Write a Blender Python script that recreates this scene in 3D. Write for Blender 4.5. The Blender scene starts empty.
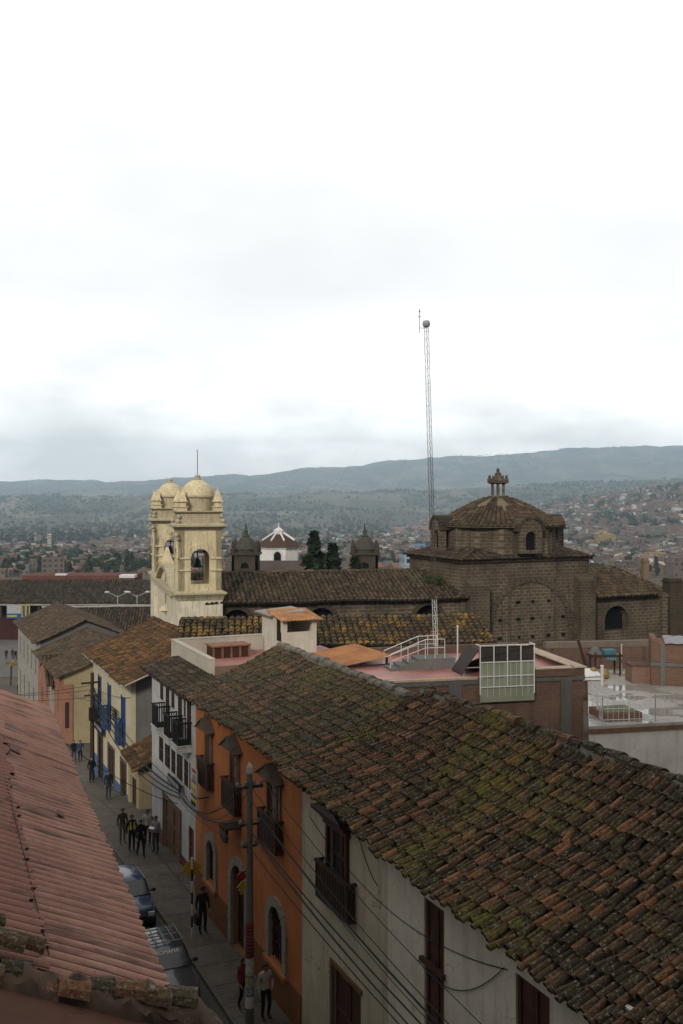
import bpy, bmesh, math, random
from mathutils import Vector, Matrix, noise
random.seed(7)
R = random.Random(11)
PI = math.pi
sc = bpy.context.scene
COL = sc.collection
F = 995.56            # focal length in picture pixels (35 mm on a 36 mm tall frame)
CAMZ = 15.4
TH = math.radians(24.1)   # the street runs this far to the left of the view axis
CT, ST = math.cos(TH), math.sin(TH)

def smooth(a, b, x):
    t = min(1, max(0, (x - a) / (b - a))); return t * t * (3 - 2 * t)
def interp(tab, x):
    if x <= tab[0][0]: return tab[0][1]
    for (a, p), (b, q) in zip(tab, tab[1:]):
        if x <= b: return p + (q - p) * (x - a) / (b - a)
    return tab[-1][1]
GT = [(-80, 0), (28, 0), (36, -.15), (42, -.4), (48, -.9), (56, -1.9), (65, -3.1), (82, -5.8), (100, -7.6), (125, -9.2), (190, -12), (260, -12),
      (330, -13), (500, -19), (1000, -37), (1800, -55), (2600, -64), (3400, -66)]
def ground(Y): return interp(GT, Y)
def W(v, u, z=0): return Vector((v * CT - u * ST, v * ST + u * CT, z))
def gz(v, u): return ground(v * ST + u * CT)

# ------------------------------------------------------------------ mesh builder
class MB:
    def __init__(s, off=(0, 0, 0)): s.v = []; s.f = []; s.m = []; s.o = off
    def P(s, p): s.v.append((p[0] - s.o[0], p[1] - s.o[1], p[2] - s.o[2])); return len(s.v) - 1
    def face(s, pts, mi=0):
        s.f.append([s.P(p) for p in pts]); s.m.append(mi)
    def box(s, x0, y0, z0, x1, y1, z1, mi=0):
        if x0 > x1: x0, x1 = x1, x0
        if y0 > y1: y0, y1 = y1, y0
        if z0 > z1: z0, z1 = z1, z0
        i = [s.P(p) for p in ((x0,y0,z0),(x1,y0,z0),(x1,y1,z0),(x0,y1,z0),(x0,y0,z1),(x1,y0,z1),(x1,y1,z1),(x0,y1,z1))]
        for q in ((3,2,1,0),(4,5,6,7),(0,1,5,4),(1,2,6,5),(2,3,7,6),(3,0,4,7)):
            s.f.append([i[k] for k in q]); s.m.append(mi)
    def prism(s, pts, vec, mi=0):
        """closed solid: the polygon pts swept along vec"""
        n = len(pts); a = [s.P(p) for p in pts]; b = [s.P((p[0]+vec[0], p[1]+vec[1], p[2]+vec[2])) for p in pts]
        s.f.append(a[::-1]); s.m.append(mi); s.f.append(b); s.m.append(mi)
        for k in range(n):
            s.f.append([a[k], a[(k+1) % n], b[(k+1) % n], b[k]]); s.m.append(mi)
    def tube(s, path, r, n=6, mi=0, cap=True, r1=None):
        path = [Vector(p) for p in path]; rings = []
        L = len(path)
        for k, p in enumerate(path):
            d = (path[min(k+1, L-1)] - path[max(k-1, 0)]).normalized()
            up = Vector((0, 0, 1)) if abs(d.z) < .95 else Vector((1, 0, 0))
            a = d.cross(up).normalized(); b = d.cross(a).normalized()
            rr = r if r1 is None else r + (r1 - r) * k / max(1, L - 1)
            rings.append([s.P(p + (a * math.cos(2*PI*j/n) + b * math.sin(2*PI*j/n)) * rr) for j in range(n)])
        for q, w in zip(rings, rings[1:]):
            for j in range(n):
                s.f.append([q[j], w[j], w[(j+1) % n], q[(j+1) % n]]); s.m.append(mi)
        if cap:
            s.f.append(rings[0]); s.m.append(mi); s.f.append(rings[-1][::-1]); s.m.append(mi)
    def lathe(s, prof, n=12, c=(0, 0, 0), mi=0, ph=0., sx=1., sy=1.):
        rings = []
        for r, z in prof:
            rings.append([s.P((c[0] + math.cos(2*PI*j/n+ph)*r*sx, c[1] + math.sin(2*PI*j/n+ph)*r*sy, c[2]+z)) for j in range(n)])
        for q, w in zip(rings, rings[1:]):
            for j in range(n):
                s.f.append([q[j], q[(j+1) % n], w[(j+1) % n], w[j]]); s.m.append(mi)
        s.f.append(rings[0][::-1]); s.m.append(mi); s.f.append(rings[-1]); s.m.append(mi)
    def mapped(s, fn, other):
        b = len(s.v)
        for p in other.v: s.P(fn(p))
        for f, m in zip(other.f, other.m): s.f.append([k + b for k in f]); s.m.append(m)
    def mesh(s, name, mats):
        me = bpy.data.meshes.new(name)
        me.from_pydata(s.v, [], s.f)
        for m in (mats if isinstance(mats, (list, tuple)) else [mats]): me.materials.append(m)
        me.polygons.foreach_set('material_index', s.m)
        me.update(); return me
    def build(s, name, mats, parent=None, smooth=False, loc=None, rz=0, fix=True):
        me = s.mesh(name, mats)
        if fix and len(s.f) < 30000:
            bm = bmesh.new(); bm.from_mesh(me); bmesh.ops.recalc_face_normals(bm, faces=bm.faces); bm.to_mesh(me); bm.free()
        if smooth:
            me.polygons.foreach_set('use_smooth', [True] * len(me.polygons))
            try: me.set_sharp_from_angle(angle=math.radians(38))
            except Exception: pass
        o = bpy.data.objects.new(name, me); COL.objects.link(o)
        if parent is not None: o.parent = parent
        if loc is not None: o.location = loc
        o.rotation_euler.z = rz
        return o

def tag(o, label=None, cat=None, group=None, kind=None):
    if label: o['label'] = label
    if cat: o['category'] = cat
    if group: o['group'] = group
    if kind: o['kind'] = kind
    return o
def thing(name, label, cat, loc, rz=0, group=None):
    o = bpy.data.objects.new(name, None); COL.objects.link(o); o.location = loc; o.rotation_euler.z = rz
    o.empty_display_size = .2
    return tag(o, label, cat, group)
def sthing(name, label, cat, v, u, z, group=None): return thing(name, label, cat, W(v, u, z), TH, group)
KIDS = {}
def dup(root, loc=None, rz=None, label=None, group=None):
    r = root.copy(); COL.objects.link(r)
    if loc is not None: r.location = loc
    if rz is not None: r.rotation_euler.z = rz
    if label: r['label'] = label
    if group: r['group'] = group
    for ch in list(root.children):
        c = ch.copy(); COL.objects.link(c); c.parent = r
        for g in list(ch.children):
            d = g.copy(); COL.objects.link(d); d.parent = c
    return r

# ------------------------------------------------------------------ materials
def nt(name, rough=.85, spec=.2):
    m = bpy.data.materials.new(name); m.use_nodes = True
    t = m.node_tree; b = t.nodes['Principled BSDF']
    b.inputs['Roughness'].default_value = rough
    b.inputs['Specular IOR Level'].default_value = spec
    return m, t, b
def N(t, kind, **kw):
    n = t.nodes.new(kind)
    for k, v in kw.items():
        if k in n.inputs: n.inputs[k].default_value = v
        else: setattr(n, k, v)
    return n
def ramp(t, fac, stops):
    n = t.nodes.new('ShaderNodeValToRGB'); e = n.color_ramp.elements
    while len(e) < len(stops): e.new(.5)
    for k, (p, c) in enumerate(stops):
        e[k].position = p; e[k].color = (c[0], c[1], c[2], 1) if isinstance(c, (tuple, list)) else (c, c, c, 1)
    t.links.new(fac, n.inputs[0]); return n.outputs[0]
def mix(t, fac, a, b, mode='MIX'):
    n = t.nodes.new('ShaderNodeMix'); n.data_type = 'RGBA'; n.blend_type = mode
    for v, s in ((fac, 0), (a, 6), (b, 7)):
        if isinstance(v, (int, float)): n.inputs[s].default_value = v if s == 0 else (v, v, v, 1)
        elif isinstance(v, (tuple, list)): n.inputs[s].default_value = (v[0], v[1], v[2], 1)
        else: t.links.new(v, n.inputs[s])
    return n.outputs[2]
def ocoord(t, scale=(1, 1, 1), world=False):
    if world: o = t.nodes.new('ShaderNodeNewGeometry').outputs['Position']
    else: o = t.nodes.new('ShaderNodeTexCoord').outputs['Object']
    m = t.nodes.new('ShaderNodeMapping'); m.inputs['Scale'].default_value = scale
    t.links.new(o, m.inputs[0]); return m.outputs[0]
def noise_n(t, vec, scale=5., detail=5., rough=.6):
    n = N(t, 'ShaderNodeTexNoise', Scale=scale, Detail=detail, Roughness=rough); t.links.new(vec, n.inputs['Vector']); return n.outputs['Fac']
def bump(t, b, h, strength=.4, dist=.03):
    n = N(t, 'ShaderNodeBump', Strength=strength, Distance=dist); t.links.new(h, n.inputs['Height']); t.links.new(n.outputs[0], b.inputs['Normal'])
MC = {}
def flat(name, c, rough=.7, spec=.3, metal=0, var=.25, vs=3.):
    k = ('f', name)
    if k in MC: return MC[k]
    m, t, b = nt(name, rough, spec); b.inputs['Metallic'].default_value = metal
    n = noise_n(t, ocoord(t, (1, 1, 1)), vs, 6)
    col = mix(t, ramp(t, n, [(.3, 0), (.7, 1)]), tuple(x * (1 - var) for x in c), tuple(min(1, x * (1 + var)) for x in c))
    t.links.new(col, b.inputs['Base Color']); MC[k] = m; return m
def plaster(name, c, dirt=(.09, .075, .055), amount=.5, streak=True, scale=1., patch=None):
    k = ('p', name)
    if k in MC: return MC[k]
    m, t, b = nt(name, .9, .15)
    big = noise_n(t, ocoord(t), .6 * scale, 7, .65)
    col = mix(t, ramp(t, big, [(.3, 0), (.72, 1)]), tuple(x * .72 for x in c), tuple(min(1, x * 1.04) for x in c))
    if patch: 
        pn = noise_n(t, ocoord(t, (1, 1, 1)), 1.1 * scale, 8, .7)
        col = mix(t, ramp(t, pn, [(.56, 0), (.62, .8)]), col, patch)
    st = noise_n(t, ocoord(t, (2.2 * scale, 2.2 * scale, .22 * scale)), 1.6, 8, .7)
    fac = ramp(t, st, [(.5, 0), (.8, amount)])
    if streak: col = mix(t, fac, col, dirt)
    fn = noise_n(t, ocoord(t), 9 * scale, 6, .7)
    col = mix(t, ramp(t, fn, [(.52, 0), (.75, amount * .45)]), col, dirt)
    vo = N(t, 'ShaderNodeTexVoronoi', Scale=.8 * scale); vo.feature = 'DISTANCE_TO_EDGE'
    wv = N(t, 'ShaderNodeTexNoise', Scale=2.5, Detail=4.); t.links.new(ocoord(t), wv.inputs['Vector'])
    vm = N(t, 'ShaderNodeVectorMath', operation='SCALE'); t.links.new(wv.outputs['Color'], vm.inputs[0]); vm.inputs['Scale'].default_value = .6
    va = N(t, 'ShaderNodeVectorMath', operation='ADD'); t.links.new(ocoord(t), va.inputs[0]); t.links.new(vm.outputs[0], va.inputs[1]); t.links.new(va.outputs[0], vo.inputs['Vector'])
    ck = N(t, 'ShaderNodeMath', operation='MULTIPLY'); t.links.new(ramp(t, vo.outputs['Distance'], [(.004, .8), (.012, 0)]), ck.inputs[0]); t.links.new(ramp(t, big, [(.5, 0), (.58, amount)]), ck.inputs[1])
    col = mix(t, ck.outputs[0], col, tuple(x * .5 for x in dirt))
    t.links.new(col, b.inputs['Base Color']); bump(t, b, fn, .25, .02); MC[k] = m; return m
def masonry(name, c1, c2, mortar, bw=.4, bh=.22, ms=.02, dirt=.5, dirtc=(.035, .03, .025), rough=.95):
    """courses on any upright wall: (x+y, z) of the object"""
    k = ('m', name)
    if k in MC: return MC[k]
    m, t, b = nt(name, rough, .1)
    tc = t.nodes.new('ShaderNodeTexCoord').outputs['Object']
    s = t.nodes.new('ShaderNodeSeparateXYZ'); t.links.new(tc, s.inputs[0])
    ad = N(t, 'ShaderNodeMath', operation='ADD'); t.links.new(s.outputs[0], ad.inputs[0]); t.links.new(s.outputs[1], ad.inputs[1])
    cb = t.nodes.new('ShaderNodeCombineXYZ'); t.links.new(ad.outputs[0], cb.inputs[0]); t.links.new(s.outputs[2], cb.inputs[1])
    br = N(t, 'ShaderNodeTexBrick', Scale=1.); br.inputs['Brick Width'].default_value = bw; br.inputs['Row Height'].default_value = bh
    br.inputs['Mortar Size'].default_value = ms; br.inputs['Color1'].default_value = (*c1, 1); br.inputs['Color2'].default_value = (*c2, 1); br.inputs['Mortar'].default_value = (*mortar, 1)
    br.inputs['Mortar Smooth'].default_value = .3
    wob = N(t, 'ShaderNodeTexNoise', Scale=3., Detail=2.); t.links.new(tc, wob.inputs['Vector'])
    vm = N(t, 'ShaderNodeVectorMath', operation='SCALE'); t.links.new(wob.outputs['Color'], vm.inputs[0]); vm.inputs['Scale'].default_value = bh * .25
    va = N(t, 'ShaderNodeVectorMath', operation='ADD'); t.links.new(cb.outputs[0], va.inputs[0]); t.links.new(vm.outputs[0], va.inputs[1])
    t.links.new(va.outputs[0], br.inputs['Vector'])
    n1 = noise_n(t, ocoord(t), .45, 8, .7)
    col = mix(t, ramp(t, n1, [(.42, 0), (.7, dirt)]), br.outputs['Color'], dirtc)
    n2 = noise_n(t, ocoord(t, (1.5, 1.5, .14)), 1.5, 6, .6)
    col = mix(t, ramp(t, n2, [(.54, 0), (.7, dirt)]), col, dirtc)
    n3 = noise_n(t, ocoord(t), 5, 5, .7)
    col = mix(t, ramp(t, n3, [(.3, .35), (.7, 0)]), col, tuple(x * 1.5 for x in c1))
    t.links.new(col, b.inputs['Base Color']); bump(t, b, br.outputs['Fac'], -.5, .03); MC[k] = m; return m
def tiles(name, ramp_cols, moss=(.10, .095, .02), moss_amt=.5, lich=(.32, .32, .26), lich_amt=.4, mscale=.5, dark=(.024, .018, .012), dark_amt=.5):
    k = ('t', name)
    if k in MC: return MC[k]
    m, t, b = nt(name, .92, .12)
    rnd = t.nodes.new('ShaderNodeNewGeometry').outputs['Random Per Island']
    col = ramp(t, rnd, ramp_cols)
    n0 = noise_n(t, ocoord(t), 17, 6, .75)
    col = mix(t, ramp(t, n0, [(.38, min(1, dark_amt * 1.5)), (.58, 0)]), col, dark)
    big = noise_n(t, ocoord(t), mscale * .5, 4, .6)
    sp = noise_n(t, ocoord(t), 6., 6, .75)
    mm = N(t, 'ShaderNodeMath', operation='ADD'); t.links.new(big, mm.inputs[0]); t.links.new(sp, mm.inputs[1])
    mm2 = N(t, 'ShaderNodeMath', operation='MULTIPLY'); t.links.new(mm.outputs[0], mm2.inputs[0]); mm2.inputs[1].default_value = .5
    col = mix(t, ramp(t, mm2.outputs[0], [(.52, 0), (.58, moss_amt)]), col, moss)
    l1 = noise_n(t, ocoord(t), 15., 5, .65)
    col = mix(t, ramp(t, l1, [(.57, 0), (.62, lich_amt)]), col, lich)
    t.links.new(col, b.inputs['Base Color']); bump(t, b, n0, .5, .015); MC[k] = m; return m

def tile_roof(mb, P0, A, B, pitch=.22, expo=.32, seg=4, rise=.085, jit=1., span=None, sag=None, mi=0, under=1, ends=True):
    """barrel tiles on the slope P0 + a*A + b*B (A along the eave, B up the slope); span(a) gives (b0, b1)"""
    P0, A, B = Vector(P0), Vector(A), Vector(B); LA, LB = A.length, B.length
    a_, b_ = A / LA, B / LB; n_ = a_.cross(b_).normalized()
    if n_.z < 0: n_ = -n_
    nc = max(1, int(LA / pitch)); pw = LA / nc
    sg = sag or (lambda a, b: 0.)
    sp = span or (lambda a: (0., 1.))
    # the bed below the tiles
    na, nb = max(2, int(LA / 1.5)), max(2, int(LB / 1.5))
    for i in range(na):
        a0, a1 = i / na, (i + 1) / na
        s0, s1 = sp(a0), sp(a1)
        for j in range(nb):
            q = []
            for a, s, jj in ((a0, s0, j), (a1, s1, j), (a1, s1, j + 1), (a0, s0, j + 1)):
                bb = s[0] + (s[1] - s[0]) * jj / nb
                q.append(P0 + A * a + B * bb + n_ * (sg(a, bb) - .03))
            mb.face(q, under)
    for i in range(nc):
        a = (i + .5) / nc; b0, b1 = sp(a)
        if b1 - b0 <= 0: continue
        L = LB * (b1 - b0); nr = max(1, int(L / expo + .5)); ex = L / nr
        wob = R.uniform(-.02, .02) * jit
        for r in range(nr):
            t0 = b0 * LB + r * ex - (.03 if r else .06); t1 = t0 + ex * 1.14 + .02
            if r == 0: t0 += R.uniform(-.05, .03) * jit
            dx = wob + R.uniform(-.018, .018) * jit; yaw = R.uniform(-.025, .025) * jit; lift = R.uniform(0, .016) * jit
            t0 += R.uniform(-.025, .025) * jit
            if jit > 1.4 and R.random() < .05: s_ = R.uniform(.03, .14); t0 -= s_; t1 -= s_; yaw *= 4; lift += .012
            w0, w1 = pw * .52, pw * .42
            rows = []
            for t_, w_, hh in ((t0, w0, rise * 1.0 + .022 + lift), (t1, w1, rise * .78)):
                c = P0 + a_ * (a * LA + dx + yaw * (t_ - t0) / ex) + b_ * t_ + n_ * sg(a, t_ / LB)
                rows.append([mb.P(c + a_ * (-math.cos(PI * k / seg) * w_) + n_ * (math.sin(PI * k / seg) * hh)) for k in range(seg + 1)])
            for k in range(seg):
                mb.f.append([rows[0][k], rows[0][k+1], rows[1][k+1], rows[1][k]]); mb.m.append(mi)
            if ends and r == 0:
                mb.f.append(rows[0][::-1]); mb.m.append(under)
def ridge_tiles(mb, p, q, L=.4, r=.14, mi=0, jit=1., seg=5):
    p, q = Vector(p), Vector(q); d = (q - p); n = max(1, int(d.length / L)); d_ = d.normalized()
    s_ = d_.cross(Vector((0, 0, 1))).normalized(); up = s_.cross(d_).normalized()
    for k in range(n):
        c0 = p + d * (k / n); c1 = p + d * ((k + 1.12) / n)
        o = s_ * R.uniform(-.03, .03) * jit + up * R.uniform(-.02, .03) * jit
        rows = [[mb.P(c + o + s_ * (-math.cos(PI * j / seg) * rr) + up * (math.sin(PI * j / seg) * rr * .9 - .03)) for j in range(seg + 1)] for c, rr in ((c0, r * 1.1), (c1, r * .9))]
        for j in range(seg):
            mb.f.append([rows[0][j], rows[0][j+1], rows[1][j+1], rows[1][j]]); mb.m.append(mi)
        mb.f.append(rows[0]); mb.m.append(mi)

def wall_holes(mb, x, u0, u1, z0, z1, holes, depth=.25, mi=0, mr=None, sgn=1):
    """street wall on the plane v = x (facing -v) with rectangular openings and their reveals"""
    mr = mi if mr is None else mr
    us = sorted({u0, u1, *[h[0] for h in holes], *[h[1] for h in holes]}); zs = sorted({z0, z1, *[h[2] for h in holes], *[h[3] for h in holes]})
    us = [k for k in us if u0 <= k <= u1]; zs = [k for k in zs if z0 <= k <= z1]
    for a, b in zip(us, us[1:]):
        for c, d in zip(zs, zs[1:]):
            if any(h[0] <= (a+b)/2 <= h[1] and h[2] <= (c+d)/2 <= h[3] for h in holes): continue
            mb.face([(x, a, c), (x, a, d), (x, b, d), (x, b, c)], mi)
    X = x + depth * sgn
    for a, b, c, d in holes:
        c = max(c, z0)
        mb.face([(x, a, c), (X, a, c), (X, a, d), (x, a, d)], mr); mb.face([(x, b, c), (x, b, d), (X, b, d), (X, b, c)], mr)
        mb.face([(x, a, d), (X, a, d), (X, b, d), (x, b, d)], mr); mb.face([(x, a, c), (x, b, c), (X, b, c), (X, a, c)], mr)
    # the rest of the wall's thickness
    e = depth - .01
    for q in ([(x, u0, z0), (x, u0, z1), (x+e*sgn, u0, z1), (x+e*sgn, u0, z0)], [(x, u1, z0), (x+e*sgn, u1, z0), (x+e*sgn, u1, z1), (x, u1, z1)], [(x, u0, z1), (x, u1, z1), (x+e*sgn, u1, z1), (x+e*sgn, u0, z1)]):
        mb.face(q, mi)

def arch_panel(mb, fn, a0, a1, z0, z1, h0, h1, zs, zb, thick, seg=8, mi=0, mr=None, closed_back=False, mback=None, dback=None):
    """upright panel with one round-headed opening [h0,h1] from zb to spring zs; fn maps (a, d, z) to local xyz"""
    mr = mi if mr is None else mr
    c = (h0 + h1) / 2; r = (h1 - h0) / 2
    arc = [(c - r * math.cos(PI * k / seg), zs + r * math.sin(PI * k / seg)) for k in range(seg + 1)]
    for d in ((0, 1), (thick, -1)):
        D = d[0]
        def q(pts): mb.face([fn(a, D, z) for a, z in (pts if d[1] > 0 else pts[::-1])], mi)
        q([(a0, z0), (h0, z0), (h0, zs), (h0, z1), (a0, z1)]); q([(h1, z0), (a1, z0), (a1, z1), (h1, z1), (h1, zs)])
        if zb > z0: q([(h0, z0), (h1, z0), (h1, zb), (h0, zb)])
        for (p, s), (p2, s2) in zip(arc, arc[1:]): q([(p, s), (p2, s2), (p2, z1), (p, z1)])
    def e(p, s): mb.face([fn(p[0], 0, p[1]), fn(s[0], 0, s[1]), fn(s[0], thick, s[1]), fn(p[0], thick, p[1])], mr)
    ring = [(h0, zb), (h0, zs)] + arc[1:] + [(h1, zb), (h0, zb)]
    for p, s in zip(ring, ring[1:]): e(p, s)
    for p, s in (((a0, z0), (a0, z1)), ((a1, z0), (a1, z1)), ((a0, z1), (a1, z1)), ((a0, z0), (a1, z0))): e(p, s)
    if closed_back:
        D = dback if dback is not None else thick * .8
        mb.face([fn(h0, D, zb)] + [fn(p, D, s) for p, s in arc] + [fn(h1, D, zb)], mback if mback is not None else mr)
def arch_band(mb, fn, c, r, zs, zb, w, proud, seg=10, mi=0, jambs=True, back=.02):
    """stone surround: jambs and arch ring of width w standing proud of the wall"""
    if jambs:
        for s in (-1, 1):
            a, b = c + s * r, c + s * (r + w); n = max(1, int((zs - zb) / .35))
            for k in range(n):
                g = w * (.12 if k % 2 else 0); za = zb + (zs - zb) * k / n; ze = zb + (zs - zb) * (k + 1) / n - .03
                pts = [(a, za), (b - s * g, za), (b - s * g, ze), (a, ze)]
                mb.prism([fn(p, -proud, z) for p, z in pts], tuple(Vector(fn(0, back, 0)) - Vector(fn(0, -proud, 0))), mi)
    for k in range(seg):
        t0, t1 = PI * k / seg, PI * (k + .92) / seg
        pts = [(c - math.cos(t) * q, zs + math.sin(t) * q) for t, q in ((t0, r), (t0, r + w), (t1, r + w), (t1, r))]
        mb.prism([fn(p, -proud, z) for p, z in pts], tuple(Vector(fn(0, back, 0)) - Vector(fn(0, -proud, 0))), mi)
# ================================================================== palette
TILE_NEAR = tiles('near_tiles', [(0, (.034, .025, .016)), (.4, (.062, .045, .027)), (.66, (.095, .06, .035)), (.81, (.14, .072, .04)), (.92, (.22, .095, .046)), (1, (.3, .14, .07))], moss=(.12, .105, .02), moss_amt=.85, lich=(.21, .2, .145), lich_amt=.7, mscale=.6)
TILE_MOSS = tiles('mossy_tiles', [(0, (.035, .03, .022)), (.4, (.06, .05, .032)), (.7, (.095, .068, .042)), (.88, (.14, .08, .045)), (1, (.21, .1, .055))], moss=(.105, .1, .03), moss_amt=.75, lich=(.22, .23, .17), lich_amt=.55, mscale=.45)
TILE_ORANGE = tiles('orange_tiles', [(0, (.045, .027, .017)), (.4, (.08, .045, .026)), (.75, (.13, .068, .033)), (1, (.23, .12, .05))], moss=(.06, .055, .03), moss_amt=.4, lich=(.3, .2, .08), lich_amt=.4, mscale=.4)
TILE_BROWN = tiles('brown_tiles', [(0, (.04, .031, .024)), (.4, (.075, .054, .037)), (.8, (.115, .08, .052)), (1, (.16, .11, .07))], moss=(.1, .085, .045), moss_amt=.4, lich=(.2, .16, .11), lich_amt=.3, mscale=.35)
TILE_DARK = tiles('dark_tiles', [(0, (.025, .022, .018)), (.5, (.05, .042, .033)), (.85, (.085, .062, .045)), (1, (.13, .085, .055))], moss=(.06, .058, .03), moss_amt=.5, lich=(.2, .17, .11), lich_amt=.3, mscale=.3)
TILE_LICHEN = tiles('lichen_tiles', [(0, (.03, .026, .021)), (.6, (.055, .045, .033)), (1, (.09, .065, .042))], moss=(.3, .17, .04), moss_amt=.75, lich=(.36, .22, .06), lich_amt=.6, mscale=1.6)
BED = flat('roof_bed', (.028, .024, .02), .95, .1)
MORTAR = plaster('mortar', (.2, .18, .15), (.04, .035, .025), .8, True, 2.)
M_ORANGE = plaster('orange_plaster', (.46, .165, .06), (.13, .05, .022), .6, patch=(.33, .13, .06))
M_ORANGE_DADO = plaster('orange_dado', (.2, .085, .035), (.06, .035, .02), .5)
M_CREAMW = plaster('cream_wall', (.5, .44, .34), (.16, .12, .075), .75, patch=(.4, .34, .25))
M_WHITEW = plaster('white_wall', (.63, .58, .49), (.22, .19, .15), .6, patch=(.5, .46, .4))
M_WHITE3 = plaster('white_front', (.48, .475, .465), (.15, .14, .125), .75, patch=(.38, .37, .355))
M_CREAMH = plaster('cream_house', (.52, .46, .33), (.22, .175, .12), .4)
M_YELL = plaster('yellow_wall', (.34, .285, .175), (.2, .15, .08), .5)
M_SALMON = plaster('salmon_wall', (.32, .16, .11), (.15, .08, .06), .5)
M_GREYP = plaster('grey_plaster', (.16, .155, .15), (.07, .065, .06), .5)
M_GREYW = plaster('grey_wash', (.33, .31, .28), (.18, .17, .15), .5)
M_STONE = plaster('light_stone', (.29, .265, .225), (.08, .07, .055), .8, False, 2.)
M_CONC = plaster('concrete', (.3, .285, .26), (.12, .11, .095), .5)
M_WOOD = flat('dark_wood', (.038, .019, .013), .6, .3)
M_WOODR = flat('red_brown_wood', (.06, .026, .018), .6, .3)
M_WOODL = flat('weathered_wood', (.13, .075, .045), .75, .2)
M_WOODG = flat('grey_wood', (.1, .075, .06), .85, .2)
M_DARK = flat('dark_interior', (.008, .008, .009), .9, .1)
M_BLACK = flat('black_iron', (.012, .012, .013), .7, .2)
M_BLUE = flat('blue_paint', (.016, .048, .13), .5, .4)
M_RED = flat('dark_red_paint', (.13, .018, .02), .6, .3)
M_WMETAL = flat('white_metal', (.55, .55, .54), .4, .5, var=.08)
M_GMETAL = flat('grey_metal', (.3, .31, .32), .4, .5)
M_DIRTW = flat('black_stain_trim', (.05, .045, .04), .9, .1)
def glass(name, c=(.03, .034, .038), r=.08):
    m, t, b = nt(name, r, .6); b.inputs['Base Color'].default_value = (*c, 1); return m
M_GLASS = glass('window_glass'); M_PALEGLASS = glass('curtained_glass', (.2, .185, .16), .25)

# ================================================================== terrain, street
def far_h(X, Y):
    """camera-relative drop of the far land turned into heights"""
    t = X / max(Y, 1)
    tab = [(300, -14), (450, -24), (600, -33), (1000, -51), (1800, -70), (2600, -80), (3400, -76), (4300, -46), (5200, 8), (5600, 14), (6400, -18), (7400, 4), (8600, 60), (10000, 130), (11400, 182), (12400, 200), (13000, 200)]
    z = interp(tab, Y)
    # ridges climb towards the right
    z += smooth(-.3, .36, t) * (smooth(3800, 5500, Y) * (1 - .5 * smooth(5700, 6500, Y)) * 62 + smooth(6800, 12300, Y) * 385)
    z += smooth(.06, .36, t) * smooth(1000, 3000, Y) * 120 * (1 - smooth(3300, 5000, Y) * .7)
    n = noise.fractal(Vector((X / 1500, Y / 1500, 3.1)), 1, 2, 5) * smooth(2500, 12000, Y) * 40
    n += noise.fractal(Vector((X / 420, Y / 420, 7.7)), 1, 2, 4) * (2.5 * smooth(350, 900, Y) + 9 * smooth(2500, 5000, Y) + 18 * smooth(6000, 11000, Y))
    n += -abs(noise.noise(Vector((X / 700, Y / 2600, 1.3)))) * 60 * smooth(6300, 9000, Y)
    return z + n
def land(X, Y):
    z = ground(Y)
    if Y > 300: z = z + (far_h(X, Y) - z) * smooth(300, 480, Y)
    return z
def make_ground():
    me = MB(); rows = [-70, -30, 0, 15, 25, 30, 34, 38, 42, 46, 50, 54, 58, 64, 72, 80, 90, 100, 112, 125, 150, 190, 230, 270, 300]
    y = 300
    while y < 12500: y *= 1.02; rows.append(y)
    nc = 190; idx = []
    for Y in rows:
        idx.append([me.P(((-1 + 2 * c / nc) * .62 * (Y + 180), Y, land((-1 + 2 * c / nc) * .62 * (Y + 180), Y))) for c in range(nc + 1)])
    for a, b in zip(idx, idx[1:]):
        for c in range(nc): me.f.append([a[c], a[c+1], b[c+1], b[c]]); me.m.append(0)
    m, t, b = nt('land', .95, .1)
    pos = ocoord(t, (1, 1, 1), True)
    n1 = noise_n(t, ocoord(t, (.0022, .0011, .0022), True), 1., 8, .65)
    n2 = noise_n(t, ocoord(t, (.02, .02, .02), True), 1., 6, .7)
    vo = N(t, 'ShaderNodeTexVoronoi', Scale=1.); t.links.new(ocoord(t, (.006, .0028, .004), True), vo.inputs['Vector'])
    sepv = t.nodes.new('ShaderNodeSeparateColor'); t.links.new(vo.outputs['Color'], sepv.inputs[0])
    col = ramp(t, n1, [(.33, (.035, .038, .025)), (.5, (.08, .072, .045)), (.62, (.15, .125, .08)), (.75, (.08, .075, .045))])
    col = mix(t, .5, col, ramp(t, sepv.outputs[0], [(.1, (.025, .03, .02)), (.5, (.1, .085, .055)), (.82, (.36, .3, .21)), (.95, (.04, .045, .03))]))
    col = mix(t, ramp(t, n2, [(.5, 0), (.62, .75)]), col, (.022, .03, .014))
    sy = t.nodes.new('ShaderNodeSeparateXYZ'); t.links.new(pos, sy.inputs[0])
    mr = N(t, 'ShaderNodeMapRange'); mr.inputs['From Min'].default_value = 150; mr.inputs['From Max'].default_value = 420; t.links.new(sy.outputs[1], mr.inputs['Value'])
    near = mix(t, noise_n(t, ocoord(t, (.5, .5, .5), True), 1., 6, .7), (.06, .05, .042), (.13, .11, .09))
    mr2 = N(t, 'ShaderNodeMapRange'); mr2.inputs['From Min'].default_value = 2600; mr2.inputs['From Max'].default_value = 4200; t.links.new(sy.outputs[1], mr2.inputs['Value'])
    town = mix(t, noise_n(t, ocoord(t, (.05, .05, .05), True), 1., 5, .7), (.035, .045, .022), (.14, .1, .07))
    col = mix(t, mr2.outputs[0], town, col)
    col = mix(t, mr.outputs[0], near, col)
    t.links.new(col, b.inputs['Base Color'])
    o = me.build('ground', m, smooth=True, fix=False); tag(o, 'town ground falling to the valley floor and rising to cloudy green hills', 'ground', kind='structure')
make_ground()

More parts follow.
